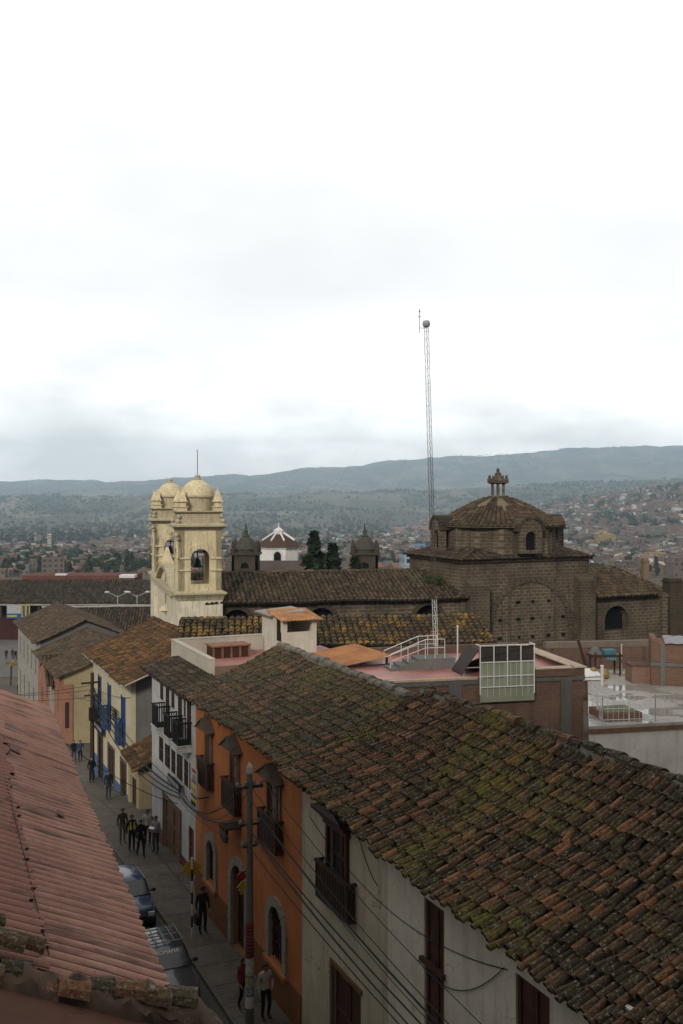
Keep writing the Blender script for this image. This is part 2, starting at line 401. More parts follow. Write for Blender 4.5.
def strip(name, v0, v1, us, dz, mat, label, cat, thick=0, n=1):
    mb = MB()
    for a, b in zip(us, us[1:]):
        for k in range(n):
            p, q = v0 + (v1 - v0) * k / n, v0 + (v1 - v0) * (k + 1) / n
            mb.face([tuple(W(p, a, gz(p, a) + dz)), tuple(W(q, a, gz(q, a) + dz)), tuple(W(q, b, gz(q, b) + dz)), tuple(W(p, b, gz(p, b) + dz))])
        if thick:
            mb.face([tuple(W(v0, a, gz(v0, a))), tuple(W(v0, a, gz(v0, a) + dz)), tuple(W(v0, b, gz(v0, b) + dz)), tuple(W(v0, b, gz(v0, b)))])
    return tag(mb.build(name, mat, fix=False), label, cat, kind='structure')
m_road, t, b = nt('asphalt', .8, .25)
nn = noise_n(t, ocoord(t), .8, 8, .7); n3 = noise_n(t, ocoord(t), 25, 3, .7)
t.links.new(mix(t, n3, ramp(t, nn, [(.3, (.034, .03, .025)), (.6, (.058, .051, .042)), (.8, (.042, .038, .032))]), (.07, .065, .055)), b.inputs['Base Color']); bump(t, b, n3, .3, .01)
# worn paving of big slabs
m_pave, t, b = nt('paving_slabs', .8, .25)
br = N(t, 'ShaderNodeTexBrick', Scale=1.); br.inputs['Brick Width'].default_value = 1.5; br.inputs['Row Height'].default_value = 1.5; br.inputs['Mortar Size'].default_value = .035
br.offset = 0; br.inputs['Color1'].default_value = (.08, .067, .053, 1); br.inputs['Color2'].default_value = (.115, .097, .077, 1); br.inputs['Mortar'].default_value = (.04, .035, .03, 1)
mp = t.nodes.new('ShaderNodeMapping'); mp.inputs['Rotation'].default_value = (0, 0, -TH); t.links.new(t.nodes.new('ShaderNodeTexCoord').outputs['Object'], mp.inputs[0]); t.links.new(mp.outputs[0], br.inputs['Vector'])
nn = noise_n(t, ocoord(t), .7, 8, .7); n3 = noise_n(t, ocoord(t), 4, 5, .7)
c = mix(t, ramp(t, nn, [(.4, 0), (.7, .7)]), br.outputs['Color'], (.045, .038, .03)); c = mix(t, ramp(t, n3, [(.5, 0), (.7, .6)]), c, (.16, .14, .11))
t.links.new(c, b.inputs['Base Color']); bump(t, b, n3, .2, .01)
UU = [5, 12, 20, 26, 30, 33, 36, 39, 42, 45, 48, 51, 54, 57, 60, 64, 70, 76, 82, 90, 100, 112, 124]
strip('road', 3.4, 9.02, UU, .03, m_road, 'worn grey street running downhill between the old houses', 'street')
strip('pavement', 9.02, 15.5, UU, .15, m_pave, 'worn stone slab pavement with raised kerb beside the orange house', 'pavement', thick=1)
strip('kerb', 8.9, 9.03, UU, .165, flat('kerb_stone', (.1, .088, .072), .9), 'pale stone kerb along the pavement edge', 'kerb', thick=1)
# plaza paving far down the street
mbp = MB(); mbp.face([(-110, 138, ground(138) + .05), (-35, 138, ground(138) + .05), (-35, 188, -11.75), (-130, 188, -11.75)])
tag(mbp.build('plaza', plaster('plaza_paving', (.13, .125, .118), (.06, .057, .05), .5, False, .3), fix=False), 'grey paved square at the far end of the street', 'square', kind='structure')

# ================================================================== helpers for fronts in street coordinates (v, u, z)
def shutter(name, par, off, v, u0, u1, z0, z1, mat, panels=2, pane=None, rows=2, rail=.07):
    """a two-leaf timber window or door set into an opening; panes as sub-parts"""
    mb = MB(off); d = .06
    um = (u0 + u1) / 2
    for a, b in ([(u0, um - .006), (um + .006, u1)] if panels == 2 else [(u0, u1)]):
        mb.box(v, a, z0, v + d, a + rail, z1); mb.box(v, b - rail, z0, v + d, b, z1)
        for k in range(rows + 1):
            zz = z0 + (z1 - z0 - rail) * k / rows
            mb.box(v, a + rail, zz, v + d, b - rail, zz + rail)
    o = mb.build(name, mat, par)
    g = MB(off); g.box(v + .04, u0 + .012, z0 + .012, v + .055, u1 - .012, z1 - .012)
    g.build('pane' if pane else 'panel', pane or mat, o)
    return o
def rail_box(name, par, off, v0, v1, u0, u1, z0, z1, mat, solid=True, step=.12):
    """timber balcony: floor, posts, rails, balusters or boards, mouldings"""
    mb = MB(off)
    mb.box(v0, u0, z0, v1, u1, z0 + .09); mb.box(v0 - .03, u0 - .03, z1 - .07, v0 + .07, u1 + .03, z1)
    for uu in (u0, u1 - .06): mb.box(v0 + .07, uu - (.03 if uu == u0 else -.03), z1 - .065, v1, uu + .06, z1 - .002)
    for uu in (u0, u1 - .07): mb.box(v0, uu, z0 + .09, v0 + .07, uu + .07, z1 - .07)
    n = max(2, int((u1 - u0 - .14) / step))
    for k in range(n):
        a = u0 + .07 + (u1 - u0 - .14) * (k + .5) / n
        w = step * .38 if solid else .02
        mb.box(v0 + .02, a - w, z0 + .09, v0 + .05, a + w, z1 - .07)
    m2 = max(1, int((v1 - v0) / step))
    for uu in (u0 + .02, u1 - .05):
        for k in range(m2):
            a = v0 + .07 + (v1 - v0 - .07) * (k + .5) / m2
            w = min(step, (v1 - v0 - .07) / m2) * .38 if solid else .02
            mb.box(a - w, uu, z0 + .09, a + w, uu + .03, z1 - .07)
    if solid:
        mb.box(v0 + .05, u0 + .07, z0 + .3, v0 + .06, u1 - .07, z1 - .1)
    return mb.build(name, mat, par)

# ================================================================== orange house
def roof_wave(u, b): return -.13 * math.sin(PI * min(1, max(0, b))) + .04 * math.sin(u * .9) + .03 * math.sin(u * 2.1 + b * 4)
def orange_house():
    u0, u1, vf = 26.25, 37.2, 10.5; off = (vf, 31.5, 0)
    t = sthing('orange_house', 'bright orange two-storey house with mossy tile roof and three gabled window hoods', 'house', *off)
    wins = [(35.0, 35.75), (31.85, 32.75), (27.95, 29.0)]
    holes = [(a, b, 5.3, 6.7) for a, b in wins] + [(34.65, 35.55, 1.3, 2.85), (31.15, 32.65, .05, 3.0), (27.65, 28.85, 1.3, 3.0)]
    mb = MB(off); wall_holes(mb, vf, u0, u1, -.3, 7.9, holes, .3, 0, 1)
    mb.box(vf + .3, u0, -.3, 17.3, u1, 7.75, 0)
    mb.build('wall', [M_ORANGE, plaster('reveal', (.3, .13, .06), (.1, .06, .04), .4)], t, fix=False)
    # painted dado
    for a, b, zt in ((u0 + .02, 27.3, 1.22), (29.2, 30.9, 1.22), (32.95, 34.3, 1.22), (35.9, u1 - .02, 1.22), (27.3, 29.2, 1.1), (34.3, 35.9, 1.1)): d = MB(off); d.box(vf - .035, a, -.3, vf + .02, b, zt); d.build('dado', M_ORANGE_DADO, t)
    fn = lambda a, dd, z: (vf + dd, a, z)
    for c, r, zs, zb, sill in ((35.1, .45, 2.4, 1.25, 1), (31.9, .75, 2.25, .1, 0), (28.25, .6, 2.4, 1.25, 1)):
        s = MB(off); arch_band(s, fn, c, r - .02, zs, zb, .3, .07, 9, 0, True, .05)
        s.build('stone_surround' , M_STONE, t)
        if sill:
            q = MB(off); q.box(vf - .14, c - r - .32, zb - .13, vf + .1, c + r + .32, zb); q.build('sill', M_ORANGE, t)
            shutter('window', t, off, vf + .12, c - r, c + r, zb + .05, zs + r, M_RED, 2, M_GLASS, 4, .05)
            gr = MB(off)
            for k in range(6): gr.box(vf + .07, c - r + .08 + k * (2*r-.16)/5 - .011, zb + .05, vf + .092, c - r + .08 + k * (2*r-.16)/5 + .011, zs + r * .8)
            for zz in (zb + .4, zb + .85, zs): gr.box(vf + .068, c - r, zz, vf + .094, c + r, zz + .025)
            gr.build('window_grille', M_BLACK, t)
        else:
            shutter('door', t, off, vf + .22, c - r, c + r, zb, zs + r, M_WOOD, 2, None, 5, .09)
    for a, b in wins:
        shutter('window', t, off, vf + .05, a, b, 5.3, 6.7, M_WOODL, 2, M_PALEGLASS, 3, .06)
        fr = MB(off)
        fr.box(vf - .05, a - .1, 5.3, vf + .04, a, 6.72); fr.box(vf - .05, b, 5.3, vf + .04, b + .1, 6.72); fr.box(vf - .1, a - .16, 6.72, vf + .04, b + .16, 6.84)
        fr.build('window_frame', M_WOODL, t)
        c = (a + b) / 2; w = (b - a) / 2 + .36
        h = MB(off)    # gabled hood on two slopes, projecting
        for s in (-1, 1):
            h.prism([(vf - .36, c + s * w, 6.78), (vf + .02, c + s * w, 6.84), (vf + .02, c, 7.28), (vf - .36, c, 7.22)], (0, 0, .05))
        h.prism([(vf - .32, c - w + .12, 6.83), (vf - .32, c + w - .12, 6.83), (vf - .32, c, 7.18)], (.05, 0, 0))
        h.build('window_hood', M_WOODG, t)
        rail_box('balcony', t, off, vf - .28, vf, a - .28, b + .28, 4.75, 5.75, M_WOOD, True, .14)
    rb = MB(off)
    tile_roof(rb, (9.95, u0 - .04, 7.85), (0, u1 + .29 - u0, 0), (4.05, 0, 1.572), .132, .36, 5, .066, 1.6, None, lambda a, b: roof_wave(u0 - .04 + a * (u1 + .29 - u0), b * .91) * .93, 0, 1)
    tile_roof(rb, (17.6, u1 + .25, 8.0), (0, -(u1 + .25 - u0), 0), (-3.6, 0, 1.4), .26, .36, 3, .085, 1.2, None, None, 0, 1)
    g = MB(off); g.prism([(vf + .02, 0, 7.75), (17.2, 0, 7.75), (14.0, 0, 9.25)], (0, .3, 0))
    for v_ in (0, 1): 
        for k in range(len(g.v)): pass
    o = rb.build('tiled_roof', [TILE_MOSS, BED], t, fix=False)
    for uu in (u0 + .02, u1 - .32):
        g = MB(off); g.prism([(vf + .02, uu, 7.74), (17.2, uu, 7.74), (14.0, uu, 9.26)], (0, .3, 0)); g.build('gable', M_GREYP, t)
    rr = MB(off); rr.prism([(13.86, u0 + .1, 9.32), (14.14, u0 + .1, 9.32), (14.1, u0 + .1, 9.46), (13.9, u0 + .1, 9.46)], (0, u1 - u0, 0), 1)
    ridge_tiles(rr, (14, u0 + .05, 9.47), (14, u1 + .2, 9.47), .42, .15, 0, 1.6)
    rr.build('ridge_cap', [MORTAR, MORTAR], o)
    # eaves laths
    k = u0 + .3
    while k < u1: e = MB(off); e.box(vf - .45, k, 7.74, vf, k + .08, 7.83); k += .62; e.build('rafter', M_WOOD, t)
orange_house()
s = MB((10.38, 33.25, 3.4)); s.box(10.38, 33.12, 3.38, 10.5, 33.42, 3.7); s.box(10.32, 33.1, 3.7, 10.5, 33.44, 3.74); s.box(10.36, 33.16, 3.43, 10.385, 33.38, 3.66, 1)
tag(s.build('meter_box', [M_BLACK, M_GMETAL], loc=W(10.38, 33.25, 3.4), rz=TH), 'small black box fixed on the orange wall beneath the middle balcony', 'box')
s = MB((10.2, 32, 4)); s.box(9.93, 31.6, 4.32, 10.5, 32.4, 4.38); s.prism([(9.96, 31.63, 4.32), (9.96, 32.37, 4.32), (9.96, 32.3, 3.95), (9.96, 32, 3.82), (9.96, 31.7, 3.95)], (.08, 0, 0)); s.box(9.952, 31.75, 4.02, 9.962, 32.25, 4.22, 1)
tag(s.build('hanging_sign', [M_WOOD, M_WOODL], loc=W(10.2, 32, 4), rz=TH), 'dark carved wooden sign hanging below the middle balcony of the orange house', 'sign')
# poster banner beside the far balcony
PB = -.72; s = MB((10.1, 36.2 + PB, 4)); s.box(10.0, 36.0 + PB, 3.95, 10.04, 36.85 + PB, 5.4)
bl = random.Random(5); z = 5.34
for k, (c, hh) in enumerate(((1, .12), (0, .06), (2, .2), (1, .08), (0, .05), (3, .12), (2, .1), (3, .12), (4, .1), (3, .12), (5, .16))):
    s.box(9.992, 36.06 + PB + bl.random() * .1, z - hh, 9.999, 36.8 + PB - bl.random() * .25, z, c); z -= hh + .012
s.box(10.04, 36.3 + PB, 5.2, 10.12, 36.34 + PB, 5.24, 5); s.box(10.04, 36.1 + PB, 4.3, 10.5, 36.14 + PB, 4.34, 5)
tag(s.build('poster_banner', [flat('poster_white', (.36, .36, .34)), flat('poster_red', (.3, .03, .03)), flat('poster_grey', (.2, .22, .25)), flat('poster_yellow', (.5, .36, .03)), flat('poster_blue', (.03, .05, .16)), M_BLACK], loc=W(10.1, 36.2 + PB, 4), rz=TH), 'tall white red and yellow poster banner fixed where the orange house meets the white one', 'banner')

# ================================================================== near pale house
def pale_house():
    u0, u1, vf = 2.0, 26.22, 10.5; off = (vf, 20, 0)
    t = sthing('pale_house', 'long cream and white house with mossy terracotta tile roof in the foreground', 'house', *off)
    holes = [(23.1, 24.2, 5.3, 6.72), (22.3, 24.0, -.2, 3.08), (18.2, 19.05, 3.9, 6.68), (14.5, 15.55, 3.9, 6.56), (10, 11, 3.9, 6.4)]
    for a, b, m, nm in ((20.8, u1, M_CREAMW, 'wall'), (u0, 20.8, M_WHITEW, 'wall')):
        mb = MB(off); wall_holes(mb, vf, a, b, -.3, 7.35, [h for h in holes if a <= h[0] and h[1] <= b], .3)
        mb.box(vf + .3, a + .001, -.3, 19, b - .001, 7.0); mb.build(nm, m, t, fix=False)
    shutter('window', t, off, vf + .06, 23.1, 24.2, 5.3, 6.72, M_WOODR, 2, M_GLASS, 2, .09)
    f = MB(off); f.box(vf - .1, 22.98, 5.3, vf + .05, 23.1, 6.74); f.box(vf - .1, 24.2, 5.3, vf + .05, 24.32, 6.74); f.box(vf - .14, 22.9, 6.74, vf + .05, 24.4, 6.9)
    f.build('window_frame', M_WOODR, t)
    h = MB(off)
    for k, (w, zz, p) in enumerate(((.78, 6.9, .22), (.86, 7.0, .3), (.95, 7.09, .4))): h.box(vf - p, 23.65 - w, zz, vf + .04, 23.65 + w, zz + .085)
    h.prism([(vf - .42, 23.65 - .97, 7.18), (vf - .42, 23.65 + .97, 7.18), (vf - .3, 23.65, 7.4)], (.46, 0, 0))
    h.build('window_hood', M_WOOD, t)
    rail_box('balcony', t, off, vf - .27, vf, 22.55, 24.6, 4.72, 5.72, M_WOOD, True, .16)
    shutter('garage_door', t, off, vf + .06, 22.3, 24.0, -.2, 3.08, M_WOODR, 2, None, 3, .1)
    lt = MB(off); lt.box(vf - .05, 22.2, 3.08, vf + .04, 24.15, 3.2); lt.box(vf - .05, 24.0, -.2, vf + .04, 24.14, 3.08); lt.build('door_frame', M_WOODL, t)
    for a, b, zt in ((18.2, 19.05, 6.68), (14.5, 15.55, 6.56), (10, 11, 6.4)):
        shutter('shutter', t, off, vf + .05, a, b, 3.9, zt, M_WOODR, 2, None, 2, .09)
        q = MB(off); q.box(vf - .1, a - .08, 5.28, vf - .005, b + .08, 5.38); q.build('shutter_rail', M_WOODR, t)
    rb = MB(off)
    # one slope, its eave dropping a little towards the camera, blending into the next roof
    def slope_z(u, b):
        ez = interp([(2, 6.9), (14.2, 7.12), (26.2, 7.74)], u); k = smooth(19, 26, u)
        return (1 - k) * (ez + b * (9.64 - ez)) + k * (7.85 + 1.727 * b) + roof_wave(u, b)
    def flight(ua, ub):
        cs = 4.45 / math.hypot(4.45, 1.95)
        tile_roof(rb, (9.95, ua, 7.4), (0, ub - ua, 0), (4.45, 0, 1.95), .134, .385, 6, .07, 1.7, None, lambda a, b: (slope_z(ua + a * (ub - ua), b) - 7.4 - 1.95 * b) * cs, 0, 1)
    flight(2, 26.22)
    tile_roof(rb, (19.3, 26.2, 7.5), (0, -24.2, 0), (-4.9, 0, 2.15), .3, .42, 3, .09, 1., None, None, 0, 1)
    o = rb.build('tiled_roof', [TILE_NEAR, BED], t, fix=False)
    rr = MB(off); ridge_tiles(rr, (14.4, 2, 9.7), (14.4, 26.2, 9.64), .42, .16, 0, 1.8)
    rr.prism([(14.22, 2, 9.54), (14.58, 2, 9.54), (14.52, 2, 9.72), (14.28, 2, 9.72)], (0, 24.2, -.07), 1)
    rr.build('ridge_cap', [TILE_NEAR, MORTAR], o)
    g = MB(off); g.prism([(vf + .02, 25.9, 6.99), (19, 25.9, 6.99), (14.4, 25.9, 9.55)], (0, .3, 0)); g.build('gable', M_CREAMW, t)
    k = 11.3
    while k < 26: e = MB(off); e.box(vf - .48, k, 6.78 + (k - 2) * .028, vf, k + .08, 6.87 + (k - 2) * .028); k += .62; e.build('rafter', M_WOOD, t)
pale_house()

# ================================================================== white house with three balconies
def white_house():
    u0, u1, vf, zb = 39.4, 47.0, 11.13, -1.3; off = (vf, 43, zb)
    t = sthing('white_house', 'narrow white house with three stacked-up iron balconies and a dark tile roof', 'house', *off)
    low = [(45.6, 44.8), (44.5, 43.55), (43.35, 42.65), (42.4, 41.45), (41.2, 40.55), (40.4, 39.75)]
    up = [(45.4, 44.8, 6.05), (44.35, 43.7, 5.12), (43.35, 42.8, 6.05), (42.2, 41.55, 5.12), (41.25, 40.95, 6.05), (40.75, 40.1, 5.12)]
    holes = [(b, a, 3.2, 4.3) for a, b in low] + [(b, a, z, 6.95) for a, b, z in up] + [(41.8, 44.6, -1, 1.75), (39.7, 40.5, -1, 1.7)]
    mb = MB(off); wall_holes(mb, vf, u0, u1, zb, 7.3, holes, .28); mb.box(vf + .28, u0, zb, 20, u1, 7.2)
    mb.build('wall', M_WHITE3, t, fix=False)
    for a, b in low: shutter('window', t, off, vf + .0, b, a, 3.2, 4.3, M_WOOD, 2, M_GLASS, 2, .05)
    for a, b, z in up: shutter('window', t, off, vf + .0, b, a, z, 6.95, M_WOOD, 2, M_GLASS, 3, .05)
    shutter('door', t, off, vf + .04, 41.8, 44.6, -1, 1.75, M_WOODL, 2, None, 3, .12)
    f = MB(off); f.box(vf - .05, 44.6, -1, vf + .03, 44.78, 1.9); f.box(vf - .05, 41.62, -1, vf + .03, 41.8, 1.9); f.box(vf - .06, 41.62, 1.75, vf + .03, 44.78, 1.93); f.build('door_frame', M_WOODL, t)
    shutter('door', t, off, vf + .04, 39.7, 40.5, -1, 1.7, M_RED, 1, None, 3, .09)
    for a, b in ((44.8, u1), (40.55, 41.6)): d = MB(off); d.box(vf - .03, a, zb, vf + .02, b, 0.1); d.build('dado', M_RED, t)
    for a, b in ((43.5, 44.5), (41.4, 42.35), (39.95, 40.9)):
        q = MB(off); q.box(vf - .62, a, 4.84, vf + .03, b, 5.1); q.box(vf - .66, a - .04, 5.1, vf + .03, b + .04, 5.14)
        o = q.build('balcony', M_WHITE3, t)
        rail_box('balcony_railing', o, off, vf - .6, vf, a + .03, b - .03, 5.1, 6.08, M_BLACK, False, .11)
    rb = MB(off); tile_roof(rb, (10.7, u0 - .15, 7.22), (0, u1 + .6 - u0, 0), (1.85, 0, .36), .22, .32, 4, .08, 1.2, None, lambda a, b: .03 * math.sin(a), 0, 1)
    rb.build('tiled_roof', [TILE_DARK, BED], t, fix=False)
    e = MB(off); e.box(10.68, u0, 7.1, vf, u1 + .4, 7.17); e.build('eave_board', M_WOOD, t)
    # roof terrace behind the tile strip
    p = MB(off); p.box(12.5, 42.0, 7.2, 12.72, 48.7, 8.24); p.box(12.72, 48.5, 7.2, 19.4, 48.72, 8.24); p.box(12.48, 41.98, 8.24, 12.74, 48.74, 8.29)
    p.box(12.74, 48.48, 8.24, 19.4, 48.74, 8.29); p.build('parapet', plaster('pale_render', (.47, .43, .36), (.2, .17, .13), .5), t)
    q = MB(off); q.box(12.72, 41.8, 7.0, 20.5, 48.5, 7.5); q.build('terrace_floor', flat('pink_floor', (.31, .14, .12), .6, .3), t)
    q = MB(off); q.box(12.72, 41.9, 7.3, 17.8, 42.02, 7.95); q.build('brick_wall', masonry('terrace_brick', (.16, .09, .06), (.2, .12, .08), (.16, .15, .13), .25, .09, .012), t)
white_house()
s = MB((10.9, 42, 3)); s.box(10.88, 41.0, 2.9, 10.93, 43.0, 3.24)
for k in range(7): s.box(10.87, 41.2 + k * .25, 2.98, 10.885, 41.33 + k * .25, 3.16, 1)
for uu in (41.3, 42.7): s.box(10.93, uu, 3.05, 11.13, uu + .03, 3.08, 0)
tag(s.build('sign_board', [M_BLACK, M_GMETAL], loc=W(10.9, 42, 3), rz=TH), 'long black sign board over the doorway of the white house', 'sign')
# stair hut and canopy on that terrace
def hut():
    off = (18, 47, 7.5); t = sthing('stair_hut', 'small cream rooftop stair hut with open sides and orange sheet roof', 'hut', *off)
    m = plaster('hut_render', (.58, .54, .46), (.25, .21, .16), .4)
    a = MB(off)
    a.box(17.2, 45.5, 7.5, 19.0, 45.65, 8.72); a.box(17.2, 45.5, 8.72, 17.45, 45.75, 9.4); a.box(18.75, 45.5, 8.72, 19.0, 45.75, 9.4)
    a.box(17.2, 45.65, 7.5, 17.35, 48.4, 8.2); a.box(17.2, 48.1, 7.5, 17.5, 48.45, 9.45); a.box(18.85, 45.65, 7.5, 19.0, 48.4, 9.3); a.box(17.2, 46.7, 8.2, 17.35, 48.1, 9.4)
    a.box(17.5, 48.3, 7.5, 18.85, 48.45, 9.3)
    a.build('wall', m, t)
    r = MB(off); r.prism([(16.9, 46.6, 9.42), (18.9, 46.6, 9.56), (18.9, 48.7, 9.56), (16.9, 48.7, 9.42)], (0, 0, .08)); r.build('roof_slab', M_GREYW, t)
    r = MB(off)
    for k in range(22):
        a0 = 17.05 + k * .1
        r.prism([(a0, 45.2, 9.3 + (.03 if k % 2 else 0)), (a0 + .1, 45.2, 9.3 + (0 if k % 2 else .03)), (a0 + .1, 47.5, 9.62 + (0 if k % 2 else .03)), (a0, 47.5, 9.62 + (.03 if k % 2 else 0))], (0, 0, .03))
    r.build('sheet_roof', flat('rust_orange_sheet', (.32, .15, .06), .8, .2, 0, .35, 1.5), t)
hut()
def canopy():
    off = (19, 42, 7.5); t = sthing('sheet_canopy', 'rust orange corrugated canopy sloping beside the stair hut', 'canopy', *off)
    r = MB(off); n = 28
    for k in range(n):
        a = 40.2 + 4.1 * k / n; b = 40.2 + 4.1 * (k + 1) / n; e, f = (.03, 0) if k % 2 else (0, .03)
        r.prism([(17.85, a, 7.82 + e), (20.5, a, 8.16 + e), (20.5, b, 8.16 + f), (17.85, b, 7.82 + f)], (0, 0, .012))
    r.build('sheet', flat('canopy_sheet', (.3, .135, .055), .8, .2, 0, .3, 1.2), t)
    p = MB(off)
    for v, u, z in ((18, 40.4, 7.83), (20.3, 40.4, 8.1), (18, 44.1, 7.83), (20.3, 44.1, 8.1)): p.box(v, u, 6.9, v + .08, u + .08, z)
    p.box(17.9, 40.35, 7.74, 20.5, 40.42, 7.8)
    p.build('post', M_WOOD, t)
    w = MB(off); w.box(16.6, 40.9, 6.9, 17.8, 41.1, 7.9); w.build('low_wall', M_GREYP, t)
canopy()
s = MB((14.5, 46.5, 7.5)); s.box(14.0, 46.6, 7.5, 15.9, 47.6, 8.05)
for k in range(5): s.box(14.0 + k * .45, 46.57, 7.52, 14.1 + k * .45, 46.6, 8.04, 1)
s.box(13.95, 46.5, 8.05, 15.95, 47.7, 8.12, 1)
tag(s.build('wooden_crate', [M_WOOD, flat('crate_orange', (.2, .085, .04))], loc=W(14.5, 46.5, 7.5), rz=TH), 'dark wooden crate with orange-brown lid on the terrace behind the pale parapet', 'crate')
# ================================================================== cream house with blue balconies (and its low wing)
def cream_house():
    u0, u1, vf, zb = 56.0, 67.9, 12.1, -4; off = (vf, 62, zb)
    t = sthing('cream_house', 'cream two-storey house with blue balconies and orange tile roof', 'house', *off)
    wins = [(65.1, 65.9), (61.9, 62.7), (57.7, 58.6)]; doors = [(64.5, 66.1), (60.8, 62.7), (57.4, 58.9)]
    mb = MB(off); wall_holes(mb, vf, u0, u1, zb, 5.0, [(a, b, 1.25, 3.66) for a, b in wins] + [(a, b, -3.2, -.1) for a, b in doors], .25)
    mb.build('wall', M_CREAMH, t, fix=False)
    q = MB(off); q.box(vf + .25, u0 + .03, zb, 20.5, u1, 4.9)
    q.prism([(vf + .25, u0 + .03, 4.9), (20.5, u0 + .03, 4.9), (16.3, u0 + .03, 6.6)], (0, .25, 0)); q.build('side_wall', M_GREYP, t)
    for a, b in wins:
        shutter('window', t, off, vf - .02, a, b, 1.25, 3.66, M_BLUE, 2, None, 3, .07)
        f = MB(off); f.box(vf - .05, a - .1, 1.25, vf + .03, a, 3.75); f.box(vf - .05, b, 1.25, vf + .03, b + .1, 3.75); f.build('window_frame', M_BLUE, t)
        rail_box('balcony', t, off, vf - .42, vf, a - .12, b + .12, 1.0, 2.35, M_BLUE, True, .16)
    for a, b in doors:
        shutter('door', t, off, vf + .03, a, b, -3.2, -.1, M_WOOD, 2, None, 4, .1)
        f = MB(off); f.box(vf - .04, a - .14, -3.2, vf + .03, a, .02); f.box(vf - .04, b, -3.2, vf + .03, b + .14, .02); f.box(vf - .05, a - .14, -.1, vf + .03, b + .14, .05); f.build('door_frame', M_WOODG, t)
    for a, b in ((56, 57.2), (59.1, 60.6), (62.9, 64.3), (66.3, 67.9)): d = MB(off); d.box(vf - .03, a, zb, vf + .02, b, -1.7); d.build('dado', flat('blue_dado', (.04, .1, .25)), t)
    rb = MB(off)
    P0 = Vector((11.45, u0 - .9, 4.95))
    tile_roof(rb, P0, (0, 13.6, 0), (4.85, 0, 1.93), .27, .38, 4, .09, 1.2, None, lambda a, b: -.1 * math.sin(PI * min(1, max(0, b))), 0, 1)
    tile_roof(rb, (21.2, u0 + 12.7, 4.95), (0, -13.6, 0), (-4.9, 0, 1.93), .27, .38, 3, .09, 1.2, None, None, 0, 1)
    o = rb.build('tiled_roof', [TILE_ORANGE, BED], t, fix=False)
    rr = MB(off); ridge_tiles(rr, (16.3, u0 - .9, 6.93), (16.3, u0 + 12.7, 6.93), .45, .17); rr.build('ridge_cap', TILE_ORANGE, o)
    g = MB(off); g.tube([(11.42, u0 - .9, 4.86), (11.42, u1 + .6, 4.86)], .07); g.tube([(11.5, u0 - .95, 4.9), (14.2, u0 - .95, 5.95)], .05); g.build('gutter', M_GREYW, t)
    # low wing towards the camera
    w = MB(off); wall_holes(w, vf - .2, 53.2, 56, zb, .6, [(53.9, 55.5, -3.0, -.05)], .22); w.box(vf + .02, 53.2, zb, 17, 55.98, .55); w.build('low_wing', M_YELL, t, fix=False)
    shutter('door', t, off, vf - .06, 53.9, 55.5, -3.0, -.05, M_WOOD, 2, None, 4, .1)
    rb = MB(off); tile_roof(rb, (11.5, 52.7, .75), (0, 3.3, .35), (4.2, 0, 1.75), .26, .36, 4, .09, 1.2, None, None, 0, 1); rb.build('wing_roof', [TILE_ORANGE, BED], t, fix=False)
    n = MB(off); n.box(12.9, 53.12, -.6, 13.2, 53.2, -.3); n.build('vent', M_DARK, t)
    n = MB(off); n.box(13.2, 53.15, -2.6, 13.9, 53.2, -.9); n.build('side_door', M_WOODL, t)
cream_house()
s = MB((11.9, 60, 2)); 
for k in range(5):
    zz = 1.95 + k * .17; s.box(11.86, 59.3 + (k % 2) * .2, zz, 11.92, 60.9 - (k % 3) * .25, zz + .06)
s.box(11.86, 59.2, 1.9, 11.92, 59.27, 2.7); s.box(11.86, 60.9, 1.9, 11.92, 60.97, 2.7); s.box(11.92, 60, 2.3, 12.1, 60.05, 2.35)
tag(s.build('iron_sign', M_BLACK, loc=W(11.9, 60, 2), rz=TH), 'black wrought iron sign on the cream wall between the blue balconies', 'sign')
s = MB((11.9, 65, 0)); s.box(11.84, 63.4, .25, 11.92, 67.5, .8)
for k in range(10): s.box(11.825, 63.7 + k * .36, .42, 11.845, 63.9 + k * .36, .64, 1)
for uu in (63.8, 67): s.box(11.92, uu, .5, 12.1, uu + .04, .54)
tag(s.build('sign_board', [M_BLACK, M_GMETAL], loc=W(11.9, 65, 0), rz=TH), 'long dark sign board under the farthest blue balcony of the cream house', 'sign')

